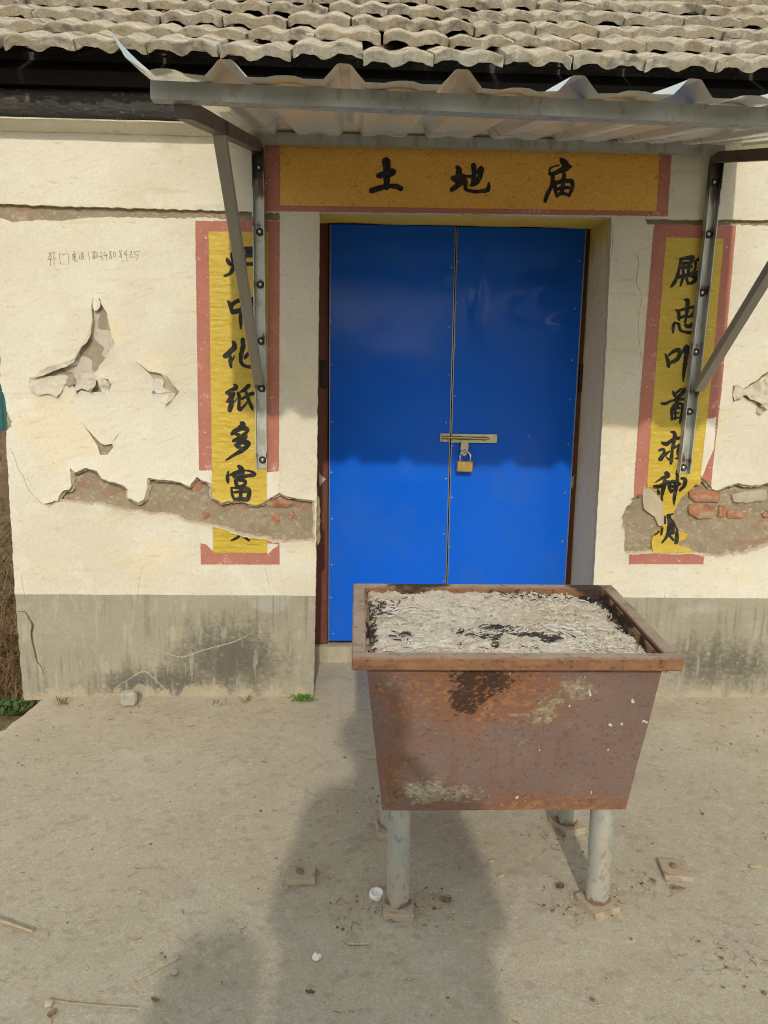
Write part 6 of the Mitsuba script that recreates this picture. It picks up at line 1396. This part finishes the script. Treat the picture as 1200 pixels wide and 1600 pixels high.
# ------------------------------------------------------------------ beyond the wall's left corner: dry bank and a teal fence
rgx = np.random.default_rng(13)
v, f = [], []
n = 0
for _ in range(9000):
    if rgx.random() < 0.75:
        x, y = -1.47 - abs(rgx.normal()) * 0.5, rgx.uniform(0.05, 4.0)
    else:
        x, y = rgx.uniform(-5, -1.5), rgx.uniform(0.0, 9)
    z = float(bank_z(np.array(x), np.array(y)))
    a, L = rgx.uniform(0, 2 * math.pi), rgx.uniform(0.08, 0.30)
    ti = rgx.uniform(0.5, 1.45)
    d = np.array([math.cos(a) * math.sin(ti), math.sin(a) * math.sin(ti), math.cos(ti)])
    s = np.array([-math.sin(a), math.cos(a), 0]) * rgx.uniform(0.0015, 0.005)
    p0 = np.array([x, y, z - 0.01])
    p1 = p0 + d * L * 0.55
    p2 = p0 + d * L + np.array([0, 0, -0.25 * L]) + rgx.normal(size=3) * 0.02
    if max(p1[0], p2[0]) > -1.455 and max(p1[1], p2[1]) > 0.0:
        continue
    v += [p0 - s, p0 + s, p1 - s * 0.8, p1 + s * 0.8, p2]
    f += [[n, n + 1, n + 3], [n, n + 3, n + 2], [n + 2, n + 3, n + 4]]
    n += 5
put("dry_grass", trimesh.Trimesh(np.array(v), np.array(f), process=False), "dry_straw", kind="stuff", label="dry brown grass and vines on the bank left of the shrine")
FN = thing("metal_fence", "teal ribbed metal fence beyond the dry bank at the left edge", "fence")
for k in range(8):
    xs0 = -8.8 + k * 0.9
    pr_ = []
    xs = np.linspace(0, 0.88, 45)
    up_ = 0.018 * (np.abs(np.sin(xs * 2 * math.pi / 0.11)))
    zs_ = np.linspace(0.35, 1.75, 2)
    vv = np.array([[xs0 + a, 6.5 - h, z] for z in zs_ for a, h in zip(xs, up_)])
    m = len(xs)
    ff = [[i, i + 1, m + i + 1] for i in range(m - 1)] + [[i, m + i + 1, m + i] for i in range(m - 1)]
    put("panel", trimesh.Trimesh(vv, np.array(ff), process=False), "teal_metal", FN)
    put("post", cbox(xs0 - 0.03, xs0 + 0.01, 6.50, 6.56, 0.3, 1.80), "teal_metal", FN)
    put("rail", cbox(xs0 + 0.012, xs0 + 0.868, 6.505, 6.535, 1.3, 1.34), "teal_metal", FN)


# ------------------------------------------------------------------ the row of trees across the yard, behind the camera: the gloss of the door mirrors it
rk = np.random.default_rng(91)
lv, lf_, n = [], [], 0
for _ in range(5200):
    d = rk.normal(size=3)
    d /= np.linalg.norm(d)
    c = d * rk.uniform(0.35, 1.0) ** 0.5 * np.array([1.7, 1.5, 1.35]) * (0.72 + 0.4 * meshkit.fbm(d[None] * 2.2, 2, 5)[0])
    a = rk.normal(size=3)
    a /= np.linalg.norm(a)
    b = np.cross(a, rk.normal(size=3))
    b /= np.linalg.norm(b)
    L = rk.uniform(0.10, 0.22)
    lv += [c - a * L, c + b * L * 0.4, c + a * L, c - b * L * 0.4]
    lf_ += [[n, n + 1, n + 2], [n, n + 2, n + 3]]
    n += 4
CROWN = mikit.ply(trimesh.Trimesh(np.array(lv), np.array(lf_), process=False), "leaf_green")
TRUNK = mikit.ply(cat([tube([(0, 0, -2.9), (0.05, 0, -1.6), (0.0, 0.05, -0.6), (0.1, 0, 0.5)], [0.16, 0.13, 0.11, 0.05], 10)] + [tube([(0, 0, -1.0 + 0.2 * q), (0.5 * math.cos(q * 2.1), 0.5 * math.sin(q * 2.1), -0.2 + 0.2 * q), (1.1 * math.cos(q * 2.1), 1.1 * math.sin(q * 2.1), 0.4)], [0.06, 0.04, 0.02], 7) for q in range(4)]), "dark_bark")
for q, where in enumerate(("farthest left", "second from the left", "third from the left", "third from the right", "second from the right", "farthest right")):
    k = thing("tree", "leafy tree across the yard behind the camera, " + where + " in its row", "tree", "trees across the yard")
    T = mi.ScalarTransform4f().translate([-7.2 + 2.9 * q + rk.uniform(-0.3, 0.3), -27 + rk.uniform(-1.2, 1.2), 2.45]).rotate([0, 0, 1], rk.uniform(0, 360)).scale([1.5, 1.4, 1.25 * rk.uniform(0.95, 1.15)])
    scene[k + "__crown"] = {**CROWN, "to_world": T}
    scene[k + "__trunk"] = {**TRUNK, "to_world": T}


# ------------------------------------------------------------------ the people whose shadows fall into the picture
def limb(chain):
    """hulls of spheres along joints (x, y, z, r)"""
    out = []
    for a, b in zip(chain[:-1], chain[1:]):
        s = [m3.Manifold.sphere(q[3], 20).translate(tuple(q[:3])) for q in (a, b)]
        out.append(m3.Manifold.batch_hull(s))
    return out


def solid(parts, res=0.02, smooth_n=8):
    m = m3.Manifold.batch_boolean(parts, m3.OpType.Add).refine_to_length(res).to_mesh()
    t = trimesh.Trimesh(m.vert_properties[:, :3], m.tri_verts, process=True)
    trimesh.smoothing.filter_taubin(t, iterations=smooth_n)
    return t


def ell(c, r):
    return m3.Manifold.sphere(1.0, 32).scale(tuple(r)).translate(tuple(c))


def person(x, y, H, label, jacket, hold, long_hair):
    k = H / 1.70
    P = thing("person", label, "person")
    S = lambda *a: (x + a[0] * k, y + a[1] * k, a[2] * k, a[3] * k)
    trousers = limb([S(-0.09, 0, 0.90, 0.115), S(-0.10, 0.015, 0.50, 0.075), S(-0.10, -0.01, 0.10, 0.055)]) + limb([S(0.09, 0, 0.90, 0.115), S(0.10, 0.015, 0.50, 0.075), S(0.10, -0.01, 0.10, 0.055)]) + limb([S(-0.07, 0, 0.93, 0.12), S(0.07, 0, 0.93, 0.12)])
    put("trousers", solid(trousers), "trouser_cloth", P, smooth=True)
    for s in (-1, 1):
        put("shoe", solid(limb([S(s * 0.10, -0.04, 0.045, 0.045), S(s * 0.11, 0.15, 0.032, 0.034)]), 0.01), "shoe_leather", P, smooth=True)
    torso = limb([S(-0.07, 0, 0.92, 0.125), S(-0.07, -0.01, 1.15, 0.115), S(-0.10, -0.01, 1.33, 0.095)]) + limb([S(0.07, 0, 0.92, 0.125), S(0.07, -0.01, 1.15, 0.115), S(0.10, -0.01, 1.33, 0.095)]) + limb([S(-0.15, -0.01, 1.36, 0.065), S(0.15, -0.01, 1.36, 0.065)]) + limb([S(-0.10, 0, 1.1, 0.1), S(0.10, 0, 1.1, 0.1)])
    if hold:                                                                   # a thick winter coat reaching to the thighs
        torso += limb([S(-0.13, -0.02, 0.78, 0.13), S(-0.11, -0.02, 1.15, 0.13)]) + limb([S(0.10, -0.02, 0.78, 0.13), S(0.10, -0.02, 1.15, 0.13)]) + limb([S(-0.13, -0.02, 0.80, 0.13), S(0.10, -0.02, 0.80, 0.13)])
    hands = []
    for s in (-1, 1):
        if hold:
            sh, el, wr = (s * 0.175, -0.01, 1.35), (s * 0.240, 0.03, 1.085), (s * 0.095, 0.17, 1.285)
            hd = np.array([s * -0.25, 0.55, 0.80])
            palm_n = np.array([-s, 0, 0.0])
        else:
            sh, el, wr = (s * 0.175, -0.01, 1.35), (s * 0.205, -0.03, 1.07), (s * 0.21, 0.04, 0.83)
            hd = np.array([0, 0.12, -1.0])
            palm_n = np.array([-s, 0, 0.0])
        torso += limb([S(*sh, 0.060), S(*el, 0.048), S(*wr, 0.036)])
        hd = hd / np.linalg.norm(hd)
        across = np.cross(palm_n, hd)
        across /= np.linalg.norm(across)
        w0 = np.array(wr)
        hp = limb([S(*w0, 0.026), S(*(w0 + hd * 0.04), 0.026)])
        for q, (o, ln) in enumerate(((-0.028, 0.068), (-0.009, 0.078), (0.010, 0.073), (0.028, 0.058))):
            b0 = w0 + hd * 0.035 + across * o * 0.6
            b1 = w0 + hd * 0.085 + across * o
            b2 = b1 + (hd * 0.8 + palm_n * 0.45) * ln * 0.5
            b3 = b2 + (hd * 0.45 + palm_n * 0.8) * ln * 0.45
            hp += limb([S(*b0, 0.015), S(*b1, 0.0105), S(*b2, 0.0092), S(*b3, 0.0080)])
        t0 = w0 + hd * 0.03 - across * 0.02
        t1_ = t0 + hd * 0.035 - across * 0.028 + palm_n * 0.012
        t2_ = t1_ + hd * 0.03 + palm_n * 0.018
        hp += limb([S(*t0, 0.016), S(*t1_, 0.012), S(*t2_, 0.010)])
        hands.append(solid(hp, 0.004, 6))
    put("jacket", solid(torso), jacket, P, smooth=True)
    head = [ell(S(0, 0.005, 1.585, 0)[:3], (0.075 * k, 0.092 * k, 0.110 * k)), ell(S(0, 0.035, 1.535, 0)[:3], (0.055 * k, 0.060 * k, 0.062 * k))] + limb([S(0, -0.015, 1.38, 0.056), S(0, 0.0, 1.50, 0.054)])
    head += limb([S(0, 0.092, 1.585, 0.010), S(0, 0.112, 1.555, 0.013)]) + [ell(S(s * 0.077, 0.0, 1.575, 0)[:3], (0.012 * k, 0.022 * k, 0.032 * k)) for s in (-1, 1)]
    head += limb([S(-0.022, 0.086, 1.518, 0.007), S(0, 0.092, 1.518, 0.008), S(0.022, 0.086, 1.518, 0.007)]) + limb([S(-0.045, 0.078, 1.612, 0.009), S(-0.018, 0.090, 1.614, 0.008)]) + limb([S(0.045, 0.078, 1.612, 0.009), S(0.018, 0.090, 1.614, 0.008)])
    hm = solid(head, 0.008, 6)
    lean = -0.055 if hold else 0.0                                             # the photographer leans his head to his left

    def tilt_(m):
        m.vertices[:, 0] += lean * np.clip((m.vertices[:, 2] / k - 1.38) / 0.2, 0, 1.1)
        return m
    tilt_(hm)
    put("head", hm, "skin", P, smooth=True)
    for s in (-1, 1):
        e = trimesh.creation.icosphere(2, 0.0115 * k)
        e.apply_translation(S(s * 0.031, 0.080, 1.588, 0)[:3])
        put("eye", tilt_(e), "phone_glass", P, smooth=True)
    for h in hands:
        put("hand", h, "skin", P, smooth=True)
    hr_ = [ell(S(0, -0.014, 1.612, 0)[:3], ((0.130 if long_hair else 0.092) * k, (0.122 if long_hair else 0.098) * k, (0.108 if long_hair else 0.098) * k)).trim_by_plane((0, -0.75, 0.66), float(np.dot((0, -0.75, 0.66), S(0, 0.052, 1.615, 0)[:3])))]
    if long_hair:
        hr_ += [m for s in (-1, 1) for m in limb([S(s * 0.080, -0.03, 1.61, 0.055), S(s * 0.110, -0.04, 1.47, 0.045)])] + limb([S(0, -0.06, 1.60, 0.06), S(0, -0.07, 1.46, 0.055)])
    put("hair", tilt_(solid(hr_, 0.012, 4)), "hair", P, smooth=True)
    if hold:
        # the phone that takes the picture: just behind the lens, upright
        put("phone", cbox(0.034, 0.106, -3.372, -3.363, 1.290, 1.446, 0.003), "phone_glass", P)
    return P


person(0.075, -3.72, 1.87, "photographer in a navy coat holding up a phone, whose wide shadow falls before the burner", "jacket_navy", True, False)
person(-0.345, -4.46, 1.56, "shorter person in grey jacket whose round head shadow falls at the bottom left", "jacket_grey", False, True)
